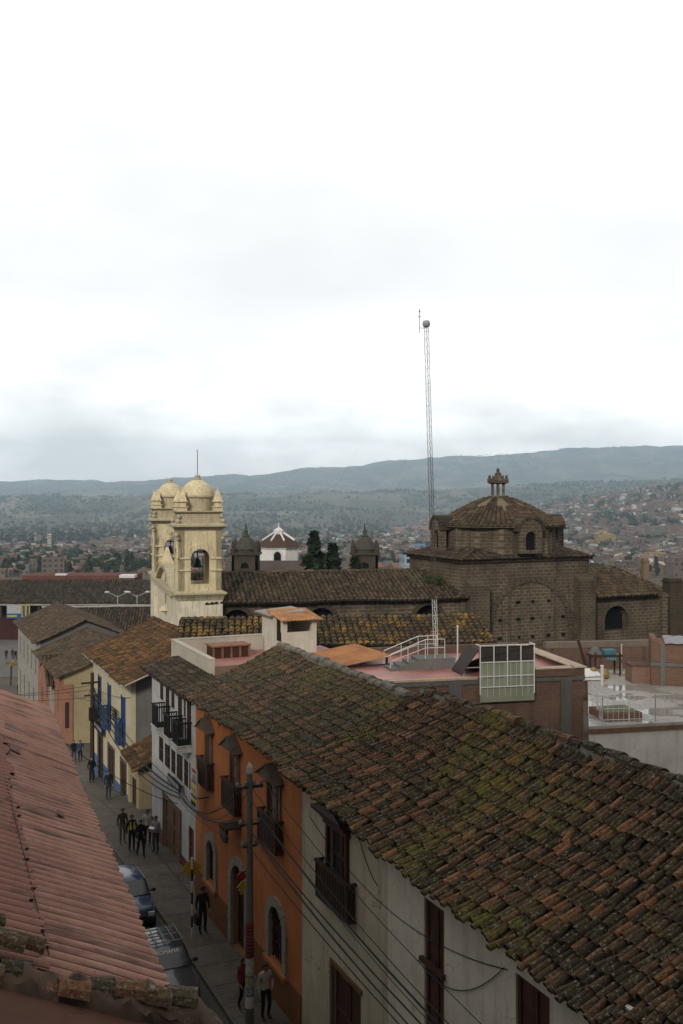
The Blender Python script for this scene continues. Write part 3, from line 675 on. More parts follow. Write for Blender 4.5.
# ================================================================== houses past the crossing
def row_house(name, label, v, u0, u1, zb, ze, rise, back, wallm, endm, tilem, wins, overhang=.5, pitch=.3):
    off = (v, u0, zb); t = sthing(name, label, 'house', *off)
    mb = MB(off); wall_holes(mb, v, u0, u1, zb, ze + .1, [w[:4] for w in wins], .2); mb.build('wall', wallm, t, fix=False)
    q = MB(off); q.box(v + .2, u0 + .02, zb, v + back * 2, u1, ze); q.prism([(v + .02, u0 + .02, ze), (v + back * 2, u0 + .02, ze), (v + back, u0 + .02, ze + rise * .9)], (0, .2, 0)); q.build('end_wall', endm, t)
    for w in wins: shutter('window' if w[2] > zb + 1.2 else 'door', t, off, v + .1, w[0], w[1], w[2], w[3], w[4], 2, None if w[2] < zb + 1.2 else M_GLASS, 3, .07)
    rb = MB(off); p = rise / back
    tile_roof(rb, (v - overhang, u0 - .4, ze - overhang * p + .05), (0, u1 - u0 + .8, 0), (back + overhang, 0, rise + overhang * p), pitch, .42, 3, .09, 1.2, None, lambda a, b: -.08 * math.sin(PI * min(1, max(0, b))) + .04 * math.sin(a), 0, 1)
    tile_roof(rb, (v + 2 * back + .3, u1 + .4, ze - .3 * p), (0, -(u1 - u0 + .8), 0), (-back - .3, 0, rise + .3 * p), pitch, .42, 3, .09, 1.2, None, None, 0, 1)
    o = rb.build('tiled_roof', [tilem, BED], t, fix=False)
    rr = MB(off); ridge_tiles(rr, (v + back, u0 - .4, ze + rise + .04), (v + back, u1 + .4, ze + rise + .04), .45, .16); rr.build('ridge_cap', tilem, o)
    return t, off
SM = [(90, 90.8, -3.6, -1.4, M_WOOD), (93.2, 94, -6, -3.0, M_WOOD), (96.5, 97.5, -3.6, -1.4, M_WOOD), (100, 101, -6.4, -3.2, M_WOOD)]
t, off = row_house('salmon_house', 'salmon-fronted house with a yellow end wall and brown tile roof past the crossing', 13.0, 88.2, 103.6, -9.5, -.1, 1.9, 4.8, M_SALMON, M_YELL, TILE_BROWN, SM)
s = MB(off); s.box(13.0, 88.12, -9.5, 13.95, 88.22, -.9); s.build('end_panel', M_SALMON, t)
s = MB(off); s.box(13.3, 88.06, -4.6, 13.6, 88.12, -2.4); s.build('end_door', M_WOOD, t)
GM = [(106 + k * 3.4, 107.2 + k * 3.4, -3.0, -.8, M_WOOD) for k in range(5)] + [(107.6 + k * 4, 108.9 + k * 4, -8, -4.6, M_WOOD) for k in range(4)]
row_house('grey_house', 'long grey-white old house with brown tile roof near the square', 13.1, 104.2, 122.5, -11.5, .75, 1.9, 4.6, M_GREYW, M_GREYP, TILE_BROWN, GM)
def back_roof():
    t = thing('low_house', 'low house with a dark ribbed tile roof behind the long grey-white house', 'house', (-26.5, 117, -7.0), math.radians(6))
    a = MB(); a.box(-9, 0, 0, 9, 10, 6.6); a.build('wall', M_GREYW, t)
    r = MB(); tile_roof(r, (-9.5, -.6, 6.5), (19, 0, 0), (0, 5.8, 2.3), .34, .5, 3, .11, 1, None, None, 0, 1); tile_roof(r, (9.5, 11, 6.5), (-19, 0, 0), (0, -5.8, 2.3), .34, .5, 3, .11, 1, None, None, 0, 1)
    o = r.build('tiled_roof', [TILE_DARK, BED], t, fix=False); rr = MB(); ridge_tiles(rr, (-9.5, 5.2, 8.85), (9.5, 5.2, 8.85), .5, .17); rr.build('ridge_cap', M_GREYW, o)
    t = thing('low_house', 'low house with a brown tile roof between the low dark roof and the cream house', 'house', (-19.5, 92, -6.5), math.radians(20))
    a = MB(); a.box(-7, 0, 0, 6, 9, 5.0); a.build('wall', M_GREYW, t)
    r = MB(); tile_roof(r, (-7.5, -.6, 4.9), (14, 0, 0), (0, 5.2, 2.0), .32, .5, 3, .1, 1, None, None, 0, 1); tile_roof(r, (6.5, 10, 4.9), (-14, 0, 0), (0, -5.2, 2.0), .32, .5, 3, .1, 1, None, None, 0, 1)
    o = r.build('tiled_roof', [TILE_BROWN, BED], t, fix=False); rr = MB(); ridge_tiles(rr, (-7.5, 4.6, 6.95), (6.5, 4.6, 6.95), .5, .17); rr.build('ridge_cap', TILE_BROWN, o)
back_roof()
# ================================================================== arcade building on the square
def arcade():
    t = thing('arcade_building', 'long low building with dark tile roof, red gallery and white arches on the square', 'building', (-45, 190, -12), 0)
    red = plaster('gallery_red', (.055, .022, .017), (.02, .014, .012), .4, True, .4)
    a = MB(); a.box(-75, 4, 0, 46, 14, 8.2); a.build('back_wall', red, t)
    r = MB(); tile_roof(r, (-76, -1.2, 7.1), (123, 0, 0), (0, 9, 3.55), .5, .7, 3, .14, 1, None, None, 0, 1); tile_roof(r, (47, 17, 7.1), (-123, 0, 0), (0, -9, 3.55), .6, .9, 3, .14, 1, None, None, 0, 1)
    r.build('tiled_roof', [TILE_DARK, BED], t, fix=False)
    e = MB(); e.box(-75.5, -.95, 6.6, 46, -.7, 6.95); e.build('eave_beam', M_GREYW, t)
    k = -74
    while k < 46: p = MB(); p.box(k, -.6, 0 if k > -20 else 3.9, k + .35, -.25, 6.6); p.build('gallery_post', M_WOOD, t); k += 3.6
    w = MB()
    for k in range(15):
        a0 = -75 + k * 3.6; arch_panel(w, lambda a, d, z: (a, -.7 + d, z), a0, a0 + 3.6, 0, 3.9, a0 + .3, a0 + 3.3, 2.0, 0, .5, 8)
    w.build('arch', plaster('arch_white', (.62, .61, .58), (.3, .28, .25), .4), t, fix=False)
    w = MB(); w.box(-20.9, -.7, 0, 46, -.3, 4.2); w.box(-75, -.8, 3.9, -21, -.6, 4.8); w.build('gallery_parapet', red, t)
arcade()
s = MB(); s.box(-3.0, 0, 0, .5, .15, 1.0); s.box(-.1, -.05, .3, 1.5, .12, 2.7, 1); s.box(.1, -.08, .5, .55, -.04, 2.5, 2); s.box(.85, -.08, .5, 1.3, -.04, 2.5, 2); s.box(-2.8, -.06, .35, -1, .0, .7, 1); s.box(-2.9, .02, 1.0, -.2, .14, 2.6, 3)
tag(s.build('shop_sign', [flat('sign_blue', (.02, .06, .2)), flat('sign_yellow', (.34, .28, .06)), flat('sign_dark', (.05, .06, .09)), flat('sign_pale', (.3, .32, .33))], loc=(-60.6, 188.9, -7.9)), 'blue and yellow advertising sign on the white arches of the square', 'sign')
t = thing('brick_block', 'long maroon brick upper storey rising behind the arcade roof', 'building', (-57, 215, -12), 0)
s = MB(); s.box(-12, 0, 0, 12.2, 9, 10.2); s.build('wall', masonry('maroon_brick', (.1, .042, .033), (.13, .055, .043), (.13, .09, .075), 1.6, .9, .06, .3), t)
s = MB(); s.box(-5.0, .5, 10.2, -2.6, 2, 10.5); s.box(9.0, -.05, 9.7, 12.3, 3, 10.3); s.build('roof_sheet', M_WMETAL, t)
s = MB(); s.box(-12, -.06, 8.6, 7.2, 0, 8.8); k = -11.5
while k < 12: s.box(k, -.06, 0, k + .3, 0, 8.6); k += 2.4
s.build('frame', flat('maroon_frame', (.12, .04, .035)), t)

# ================================================================== left roofs (red sheet roof and the old tiles in front)
def left_building():
    # eave along the street side, slightly turned
    A = Vector((4.02, 15.6, 7.15)); Bp = Vector((5.38, 40.4, 7.1)); off = (4.3, 16, 0)
    t = sthing('left_house', 'long low house under a weathered pinkish red corrugated roof on the left', 'house', *off)
    al = (Bp - A); L = al.length; a_ = al.normalized(); up = Vector((-1, .05, .45)).normalized(); n_ = a_.cross(up).normalized()
    if n_.z < 0: n_ = -n_
    m, tt, b = nt('red_sheet', .75, .25)
    n1 = noise_n(tt, ocoord(tt, (.8, .25, .8)), 1.2, 8, .7); n2 = noise_n(tt, ocoord(tt, (.35, 2.6, .35)), 1.6, 6, .65); n3 = noise_n(tt, ocoord(tt), 9, 5, .7)
    c = mix(tt, ramp(tt, n1, [(.35, 0), (.65, 1)]), (.235, .115, .083), (.34, .182, .134))
    c = mix(tt, ramp(tt, n2, [(.5, 0), (.66, .85)]), c, (.07, .043, .034)); c = mix(tt, ramp(tt, n3, [(.56, 0), (.7, .5)]), c, (.06, .04, .032))
    tt.links.new(c, b.inputs['Base Color']); bump(tt, b, n3, .2, .01)
    groove = plaster('groove_shade', (.085, .05, .038), (.025, .019, .015), .8, False, 1.5)  # shadow between the ridges painted dark on the valley faces, mottled with dirt
    old = plaster('old_sheet', (.26, .13, .1), (.045, .032, .025), .9, False, 1.6, (.12, .08, .06))
    def corr(name, a0, a1, b0, b1, mat, lift=0, ov=0., jag=0.):
        mb = MB(off); pitch = .33; n = int(round((a1 - a0) / pitch)); seg = 8; nb = max(2, int((b1 - b0) / .9))
        rng = random.Random(int(a0 * 10 + b0 * 100)); 
        top = []; 
        jg = [rng.uniform(-jag, jag) for _ in range(n + 1)]
        for i in range(n * seg + 1):
            a = a0 + (a1 - a0) * i / (n * seg); h = .12 * abs(math.cos(PI * i / seg)) ** .6 - .06; row = []
            for j in range(nb + 1):
                bb = b0 + (b1 - b0) * j / nb + (jg[min(n, i // seg)] if j == 0 else 0)
                wv = .012 * noise.noise(Vector((a * .7, bb * .9, 2))) * 2 + .03 * math.sin(a * .35 + bb)
                row.append(A + a_ * a + up * bb + n_ * (h + lift + wv))
            top.append(row)
        ids = [[mb.P(p) for p in row] for row in top]; ids2 = [[mb.P(p - n_ * .018) for p in row] for row in top]
        I, J = len(ids), nb
        for i in range(I - 1):
            for j in range(J):
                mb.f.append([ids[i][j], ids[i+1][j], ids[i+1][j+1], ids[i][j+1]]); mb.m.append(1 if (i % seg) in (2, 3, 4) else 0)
                mb.f.append([ids2[i][j+1], ids2[i+1][j+1], ids2[i+1][j], ids2[i][j]]); mb.m.append(0)
            mb.f.append([ids2[i][0], ids2[i+1][0], ids[i+1][0], ids[i][0]]); mb.m.append(0)
            mb.f.append([ids[i][J], ids[i+1][J], ids2[i+1][J], ids2[i][J]]); mb.m.append(0)
        for i in (0, I - 1):
            for j in range(J): mb.f.append([ids[i][j], ids[i][j+1], ids2[i][j+1], ids2[i][j]]); mb.m.append(0)
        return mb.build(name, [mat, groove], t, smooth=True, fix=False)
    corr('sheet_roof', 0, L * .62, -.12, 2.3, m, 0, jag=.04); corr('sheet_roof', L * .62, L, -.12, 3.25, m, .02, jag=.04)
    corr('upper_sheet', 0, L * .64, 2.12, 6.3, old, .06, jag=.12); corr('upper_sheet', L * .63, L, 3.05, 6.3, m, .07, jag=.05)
    w = MB(off)
    # walls under the sheets
    P = lambda a, bb, z: tuple(A + a_ * a + Vector((-1, .05, 0)).normalized() * bb + Vector((0, 0, z - A.z)))
    w.prism([P(0, .35, -1.5), P(L - .2, .35, -4), P(L - .2, 5.6, -4), P(0, 5.6, -1.5)], (0, 0, 0.01)); w.v = []; w.f = []; w.m = []
    lo = [P(.1, .4, -4), P(L - .3, .4, -4), P(L - .3, 5.4, -4), P(.1, 5.4, -4)]; hi = [P(.1, .4, 7.05), P(L - .3, .4, 7.05), P(L - .3, 5.4, 9.2), P(.1, 5.4, 9.2)]
    for k in range(4): w.face([lo[k], lo[(k+1) % 4], hi[(k+1) % 4], hi[k]])
    w.face(hi); w.face(lo[::-1]); w.build('wall', M_CREAMW, t)
    # torn, lifted laps
    for a, bb, wd, ln in ((17.4, 1.5, 1.1, .5), (18.8, 2.2, 1.2, .6), (14.6, 1.7, .9, .3), (9.2, .9, .5, .16)):
        q = MB(off); c = A + a_ * a + up * bb + n_ * .07
        q.prism([tuple(c), tuple(c + a_ * wd), tuple(c + a_ * (wd * .9) + up * ln + n_ * .03), tuple(c + a_ * .1 + up * (ln * 1.1) + n_ * .02)], tuple(n_ * .02)); q.build('loose_sheet', flat('rust_dark_sheet', (.1, .05, .038), .8), t)
    wr = MB(off); pts = [A + a_ * (L * q) + up * bb + n_ * .09 for q, bb in ((.03, 2.05), (.25, 2.2), (.5, 2.35), (.75, 2.5), (1, 2.75))]; wr.tube(pts, .012, 5)
    tag(wr.build('roof_cable', M_BLACK, loc=W(*off), rz=TH), 'thin dark cable lying across the red corrugated roof', 'cable')
left_building()
def front_parapet():
    off = (2, 15, 0); t = sthing('tile_capped_wall', 'mossy mortar-capped party wall with broken old tiles at the bottom left', 'wall', *off)
    m = plaster('old_mortar', (.11, .075, .055), (.018, .016, .012), 1., False, 1.3, (.24, .23, .19))
    rng = random.Random(3); mb = MB(off); n = 150; rows = []
    for k in range(n + 1):
        s = k / n; v = 4.75 - 9.5 * s; z = 7.29 + (4.75 - v) * .355 - .45 * smooth(4.2, 4.75, v); z += .04 * math.sin(k * .42) + .03 * math.sin(k * 1.1)
        w = .3 + .04 * math.sin(k * .3); u = 15.15
        prof = [(-w, -.8), (-w * 1.04, -.3), (-w * 1.02, -.12), (-w * .8, .0), (-w * .5, .09), (-w * .2, .14), (w * .1, .15), (w * .4, .11), (w * .7, .04), (w * 1.0, -.12), (w, -.8)]; prof = [(p + noise.fractal(Vector((v * 3.2, p * 6, q * 5)), 1, 2, 5) * .07, q + noise.fractal(Vector((v * 3.2 + 9, p * 6, q * 5)), 1, 2, 5) * .09) for p, q in prof]
        rows.append([mb.P((v, u + a, z + b)) for a, b in prof])
    for a, b in zip(rows, rows[1:]):
        for k in range(10): mb.f.append([a[k], a[k+1], b[k+1], b[k]]); mb.m.append(0)
    mb.f.append(rows[0]); mb.m.append(0); mb.f.append(rows[-1][::-1]); mb.m.append(0)
    mb.build('capping', m, t, smooth=True)
    rt = MB(off); ridge_tiles(rt, (4.2, 15.12, 7.44), (-3.5, 15.12, 10.18), .42, .21, 0, 3.5); rt.build('cap_tiles', TILE_MOSS, t, fix=False)
    q = MB(off); q.prism([(4.6, 14.9, -.3), (-4.6, 14.9, -.3), (-4.6, 14.9, 10.2), (4.6, 14.9, 6.6)], (0, .5, 0)); q.build('wall_body', M_GREYP, t)
    # loose old tiles on the sheet side
    tl = MB(off); 
    for v, u, l, yw in ((2.05, 15.75, .75, .12), (1.5, 16.35, 1.0, -.1), (1.2, 15.85, .8, .05), (.75, 16.2, .7, .1), (.6, 15.8, .9, -.05), (0.1, 16.3, .9, .08), (-.3, 15.8, .9, 0), (-.9, 16.3, .9, 0), (-1.3, 15.8, .9, 0), (-1.6, 16.7, .9, 0), (-.5, 16.8, .8, .1), (1.75, 15.6, .6, .2)):
        z = 7.2 + (4.3 - v) * .45 + .26; d = Vector((-1, yw, .45)).normalized(); sd = Vector((yw, 1, 0)).normalized(); up = Vector((.4, 0, .9)).normalized(); r = .19
        c0 = Vector((v, u, z)); c1 = c0 + d * l
        rw = [[tl.P(c + sd * (-math.cos(PI * j / 6) * q_) + up * (math.sin(PI * j / 6) * q_ * .8)) for j in range(7)] for c, q_ in ((c0, r), (c1, r * .85))]
        rw2 = [[tl.P(c + sd * (-math.cos(PI * j / 6) * (q_ - .03)) + up * (math.sin(PI * j / 6) * (q_ * .8 - .03))) for j in range(7)] for c, q_ in ((c0, r), (c1, r * .85))]
        for j in range(6): 
            tl.f.append([rw[0][j], rw[0][j+1], rw[1][j+1], rw[1][j]]); tl.m.append(0); tl.f.append([rw2[0][j], rw[0][j], rw[0][j+1], rw2[0][j+1]]); tl.m.append(0)
    tl.build('old_tiles', TILE_NEAR, t, fix=False)
    off2 = (2, 11, 0); t2 = sthing('near_house', 'red-brown painted sheet roof of the nearest house at the bottom left corner', 'house', *off2)
    r = MB(off2)
    r.prism([(4.6, 6, 6.92), (4.6, 14.84, 6.92), (-5, 14.84, 11.2), (-5, 6, 11.2)], (0, 0, .05)); r.build('sheet_roof', plaster('red_sheet_smooth', (.095, .046, .031), (.03, .02, .015), .9, False, 1.5), t2)
    r = MB(off2); r.prism([(4.2, 6, -.3), (-4.8, 6, -.3), (-4.8, 6, 10.6), (4.2, 6, 6.6)], (0, 8.6, 0)); r.build('wall', M_CREAMW, t2)
front_parapet()
# ================================================================== cream twin-towered church front
M_CHURCH = plaster('church_cream', (.69, .595, .39), (.13, .105, .07), .95, True, 1.7)
M_CHURCHL = plaster('church_pale', (.7, .64, .5), (.17, .14, .1), .9, True, 1.7)
M_CHTRIM = plaster('church_trim', (.48, .42, .29), (.09, .075, .05), .95, True, 2.)
M_BRONZE = flat('bronze', (.03, .028, .025), .5, .4, .3)
def church_front():
    zb = -6.; t = thing('twin_tower_church', 'cream church front with twin domed bell towers and a curved gable', 'church', (-11.07, 76.5, zb), math.radians(16))
    H = 1.6
    def ring(mb, c, hw, z0, z1, flare=0, mi=0):
        a = [(c[0]+x*hw, c[1]+y*hw, z0) for x, y in ((-1,-1),(1,-1),(1,1),(-1,1))]; b = [(c[0]+x*(hw+flare), c[1]+y*(hw+flare), z1) for x, y in ((-1,-1),(1,-1),(1,1),(-1,1))]
        mb.face(a[::-1], mi); mb.face(b, mi)
        for k in range(4): mb.face([a[k], a[(k+1) % 4], b[(k+1) % 4], b[k]], mi)
    for c in ((0., 0.), (0., 19.)):
        z = lambda w: w - zb
        m = MB(); ring(m, c, H + .08, 0, z(7.55)); m.build('tower_base', M_CHURCHL, t)
        m = MB(); ring(m, c, H + .12, z(7.55), z(7.7), .06); ring(m, c, H + .1, z(7.7), z(8.0), .24); ring(m, c, H + .38, z(8.0), z(8.12)); ring(m, c, H + .2, z(8.12), z(8.25), -.1); m.build('cornice', M_CHTRIM, t)
        b = MB()
        for k in range(4):
            ca, sa = math.cos(k * PI / 2), math.sin(k * PI / 2)
            fn = lambda a, d, zz, ca=ca, sa=sa: (c[0] + a * ca + (H - d) * sa, c[1] + a * sa - (H - d) * ca, zz)
            arch_panel(b, fn, -H, H, z(8.2), z(12.8), -.72, .72, z(10.7), z(8.75), .42, 12)
        b.build('belfry', M_CHURCH, t, fix=True)
        for k in range(4):
            tr = MB()
            ca, sa = math.cos(k * PI / 2), math.sin(k * PI / 2)
            fn = lambda a, d, zz, ca=ca, sa=sa: (c[0] + a * ca + (H - d) * sa, c[1] + a * sa - (H - d) * ca, zz)
            for z0, z1 in ((10.66, 10.78), (9.76, 9.88)):
                for s in (-1, 1):
                    a0, a1 = (s * .74, s * (H + .1)); a0, a1 = min(a0, a1), max(a0, a1)
                    tr.prism([fn(a0, -.1, z(z0)), fn(a1, -.1, z(z0)), fn(a1, -.1, z(z1)), fn(a0, -.1, z(z1))], tuple(Vector(fn(0, .05, 0)) - Vector(fn(0, -.1, 0))))
            tr.build('string_course', M_CHURCH, t); tr = MB(); arch_band(tr, fn, 0, .72, z(10.7), z(10.7), .36, .09, 14, 0, False, .03); tr.build('archivolt', M_CHURCH, t)
        m = MB(); ring(m, c, H + .02, z(12.8), z(12.95), .1); ring(m, c, H + .12, z(12.95), z(13.1), .3); ring(m, c, H + .46, z(13.1), z(13.22)); ring(m, c, H + .3, z(13.22), z(13.34), -.15)
        ring(m, c, H - .06, z(13.3), z(14.1)); ring(m, c, H + .02, z(14.1), z(14.2), .12); ring(m, c, H + .18, z(14.2), z(14.28))
        for x in (-1, 1):
            for y in (-1, 1):   # corner scrolls under and above the cornice
                for zz, o in ((12.45, .22), (12.2, .12), (13.5, .1), (13.85, .0)): m.lathe([(.0, -.14), (.16, -.08), (.18, .05), (.1, .16), (0, .18)], 8, (c[0] + x * (H + o), c[1] + y * (H + o), z(zz)))
        m.build('upper_cornice', M_CHTRIM, t)
        for x in (-1, 1):
            for y in (-1, 1):
                p = MB(); cx, cy = c[0] + x * 1.34, c[1] + y * 1.34
                ring(p, (cx, cy), .34, z(14.28), z(14.55)); ring(p, (cx, cy), .42, z(14.55), z(14.63)); ring(p, (cx, cy), .27, z(14.63), z(14.95)); ring(p, (cx, cy), .38, z(14.95), z(15.03)); ring(p, (cx, cy), .33, z(15.03), z(15.9), -.27)
                p.lathe([(0, 0), (.08, .05), (.08, .13), (0, .18)], 8, (cx, cy, z(15.86)))
                p.build('pinnacle', M_CHURCH, t)
        d = MB(); d.lathe([(1.15, z(14.2)), (1.15, z(15.25)), (1.28, z(15.3)), (1.28, z(15.42)), (1.2, z(15.5))], 16, (c[0], c[1], 0)); d.build('drum', M_CHTRIM, t, smooth=True)
        d = MB(); d.lathe([(1.24 * math.cos(a), z(15.45) + 1.22 * math.sin(a)) for a in [k * PI / 2 / 9 for k in range(10)]], 20, (c[0], c[1], 0))
        dm = d.build('dome', M_CHURCH, t, smooth=True)
        f = MB(); f.lathe([(.26, 0), (.3, .1), (.2, .2), (.24, .34), (.1, .42), (0, .5)], 10, (c[0], c[1], z(16.6))); f.build('finial', M_CHTRIM, dm)
        f = MB(); f.lathe([(0, .75), (.1, .7), (.2, .4), (.3, .1), (.42, 0), (.38, -.03), (0, .0)], 14, (c[0], c[1], z(9.95))); f.tube([(c[0], c[1], z(10.7)), (c[0], c[1], z(11.2))], .05); f.tube([(c[0] - 1.3, c[1], z(11.1)), (c[0] + 1.3, c[1], z(11.1))], .06); f.build('bell', M_BRONZE, t)
    r = MB(); r.tube([(0, 0, 22.9), (0, 0, 25.0)], .025, 5); r.build('lightning_rod', M_BLACK, t)
    # curved gable wall between the towers, facing the street
    g = MB(); out = []
    yc = 9.5
    for k in range(41):
        y = 1.6 + 15.8 * k / 40; q = abs(y - yc) / 7.9
        out.append((y, (7.7 if q > .75 else 7.7 + 1.9 * math.cos(q / .75 * PI / 2) ** .8) - zb))
    pts = [(-1.35, 1.6, 0)] + [(-1.35, y, z) for y, z in out] + [(-1.35, 17.4, 0)]
    g.prism(pts, (.8, 0, 0)); g.build('gable', M_CHURCHL, t)
    e = MB()
    for (y, z), (y2, z2) in zip(out, out[1:]): e.prism([(-1.75, y, z - .32), (-1.75, y2, z2 - .32), (-1.75, y2, z2 + .1), (-1.75, y, z + .1)], (1.3, 0, 0))
    e.box(-2.0, 1.5, 13.6, -1.3, 17.5, 14.0)
    e.build('gable_moulding', M_CHTRIM, t)
    p = MB(); ring(p, (-1.3, yc), .5, 15.5, 15.9); ring(p, (-1.3, yc), .42, 15.9, 17.0, -.32); p.build('pinnacle', M_CHURCH, t)
    n = MB(); fn = lambda a, d, z: (-1.35 + d, a, z); arch_band(n, fn, yc, .6, 13.9, 12.2, .3, .1, 8); n.box(-1.38, yc - .6, 12.2, -1.34, yc + .6, 14.3, 1); n.lathe([(0, 0), (.5, .2), (.3, .6), (0, .7)], 8, (-1.5, yc, 11.4)); n.build('niche', [M_CHURCH, M_DARK], t)
    n = MB(); arch_band(n, fn, 5.2, .7, 10.2, 8.5, .3, .12, 8); n.box(-1.38, 4.5, 8.5, -1.34, 5.9, 10.8, 1); n.build('side_window', [M_CHURCH, M_DARK], t)
church_front()

# ================================================================== stone church with dome
M_BLOCK = masonry('church_stone', (.072, .056, .041), (.112, .088, .063), (.2, .165, .125), .6, .28, .036, .95, (.035, .03, .023))
M_BLOCKD = masonry('dark_stone', (.045, .036, .028), (.065, .052, .038), (.08, .066, .05), .5, .235, .03, .8, (.025, .022, .017))
M_BLOCKM = masonry('mid_stone', (.062, .049, .036), (.095, .075, .054), (.15, .125, .095), .5, .235, .028, .8, (.03, .026, .02))
M_TAN = plaster('dome_render', (.19, .148, .1), (.1, .075, .05), .6)
def stone_church():
    zb = -3.; t = thing('domed_stone_church', 'dark stone church with tiled octagonal dome and stone lantern', 'church', (9.76, 80, zb), TH)
    z = lambda w: w - zb
    a = MB(); a.box(0, 0, 0, 12.5, 9.1, z(10.3)); a.build('crossing_wall', M_BLOCK, t)
    c = MB(); c.box(-.22, -.22, z(10.0), 12.72, 9.3, z(10.22)); c.build('cornice', M_BLOCKD, t)
    sk = MB(); tile_roof(sk, (-.35, -.4, z(10.28)), (13.2, 0, 0), (0, 2.3, .75), .3, .45, 3, .1, 1.1, lambda q: (0, min(1, q * 7, (1 - q) * 7)), None, 0, 1)
    tile_roof(sk, (-.4, 9.4, z(10.28)), (0, -9.8, 0), (2.3, 0, .75), .3, .45, 3, .1, 1.1, lambda q: (0, min(1, q * 6, (1 - q) * 6)), None, 0, 1)
    sk.face([(1.5, 1.5, z(10.9)), (11.6, 1.5, z(10.9)), (11.6, 9, z(10.9)), (1.5, 9, z(10.9))], 1)
    sk.build('skirt_roof', [TILE_DARK, BED], t, fix=False)
    fn = lambda aa, d, zz: (aa, d, zz)
    r = MB(); arch_band(r, fn, 6.5, 3.75, z(4.5), 0, .5, .11, 24, 0, True, .02); r.build('blind_arch', M_BLOCKM, t)
    r = MB(); 
    for x in (4.3, 8.9): r.box(x, -.1, 0, x + .22, .02, z(8.6))
    r.build('rib_strip', M_BLOCKM, t)
    h = MB()
    for zz in (3.6, 5.1, 6.5):
        for x in (3.4, 5.2, 6.6, 8.2, 9.7):
            if zz > 6 and x in (3.4, 9.7): continue
            h.box(x + R.uniform(-.2, .2), -.04, z(zz), x + .26, .02, z(zz) + .26)
    h.build('putlog_hole', M_DARK, t)
    for x0, x1, zt in ((.2, 1.9, 8.2), (10.8, 12.4, 8.3)):
        b = MB(); b.box(x0, -1.0, 0, x1, 0.02, z(zt)); b.prism([(x0, -1.0, z(zt)), (x0, .02, z(zt)), (x0, .02, z(zt) + .5)], (x1 - x0, 0, 0)); b.build('buttress', M_BLOCKM, t)
    # octagonal drum
    cx, cy = 6.5, 4.9; ph = math.radians(-6)
    d = MB(); ap = 4.95; rr = ap / math.cos(PI / 8)
    d.lathe([(rr, z(10.4)), (rr, z(12.75)), (rr + .22, z(12.8)), (rr + .22, z(13.0))], 8, (cx, cy, 0), 0, PI / 8 + ph)
    dr = d.build('drum', M_BLOCK, t)
    for k in range(8):
        an = ph + k * PI / 4 - PI / 2
        for s in (-1, 1):
            pl = MB(); o = Vector((math.cos(an), math.sin(an))) * ap; tn = Vector((-math.sin(an), math.cos(an)))
            q = [o + tn * (s * .95 - .17), o + tn * (s * .95 + .17)]; w = Vector((math.cos(an), math.sin(an))) * .12
            pl.prism([(cx + q[0].x, cy + q[0].y, z(10.4)), (cx + q[1].x, cy + q[1].y, z(10.4)), (cx + q[1].x, cy + q[1].y, z(12.72)), (cx + q[0].x, cy + q[0].y, z(12.72))], (w.x, w.y, 0)); pl.build('pilaster', M_BLOCKM, t)
    for k in (-1, 0, 1, 2):
        an = ph + k * PI / 2 - PI / 2; n = Vector((math.cos(an), math.sin(an))); tn = Vector((-n.y, n.x))
        fw = lambda a_, dd, zz, n=n, tn=tn: (cx + n.x * (ap + .95 - dd) + tn.x * a_, cy + n.y * (ap + .95 - dd) + tn.y * a_, zz)
        w = MB(); arc = [(-1.05, z(10.7)), (-1.05, z(12.5))] + [(-1.05 * math.cos(PI * j / 10), z(12.5) + 1.05 * math.sin(PI * j / 10)) for j in range(1, 10)] + [(1.05, z(12.5)), (1.05, z(10.7))]
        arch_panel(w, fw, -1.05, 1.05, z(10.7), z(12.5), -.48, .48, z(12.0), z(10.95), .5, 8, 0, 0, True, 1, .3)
        for p, q in zip(arc[1:-1], arc[2:-1]):
            w.prism([fw(p[0], 0, p[1]), fw(q[0], 0, q[1]), fw(q[0], 0, z(12.49)), fw(p[0], 0, z(12.49))], (-n.x * 1.8, -n.y * 1.8, 0))
        o = w.build('dormer', [M_BLOCK, M_DARK], t)
        rf = MB()
        for j in range(12):
            t0, t1 = PI * j / 12, PI * (j + .93) / 12
            rf.prism([fw(-math.cos(t_) * q_, -.12, z(12.5) + math.sin(t_) * q_) for t_, q_ in ((t0, 1.05), (t0, 1.28), (t1, 1.28), (t1, 1.05))], (-n.x * 2.2, -n.y * 2.2, 0))
        rf.build('dormer_roof', TILE_DARK, o)
    # dome: render shell with radiating tile columns
    prof = [(5.72, z(12.85)), (5.15, z(13.15)), (4.4, z(13.6)), (3.4, z(14.18)), (2.4, z(14.7)), (1.5, z(15.07)), (.8, z(15.28))]
    s = MB(); s.lathe([(r_, zz - .05) for r_, zz in prof], 16, (cx, cy, 0), 0, PI / 16 + ph); dm = s.build('dome', M_TAN, t)
    tl = MB(); NC = 72
    def pr(q):
        q = q * (len(prof) - 1); i = min(int(q), len(prof) - 2); f = q - i
        return prof[i][0] + (prof[i+1][0] - prof[i][0]) * f, prof[i][1] + (prof[i+1][1] - prof[i][1]) * f
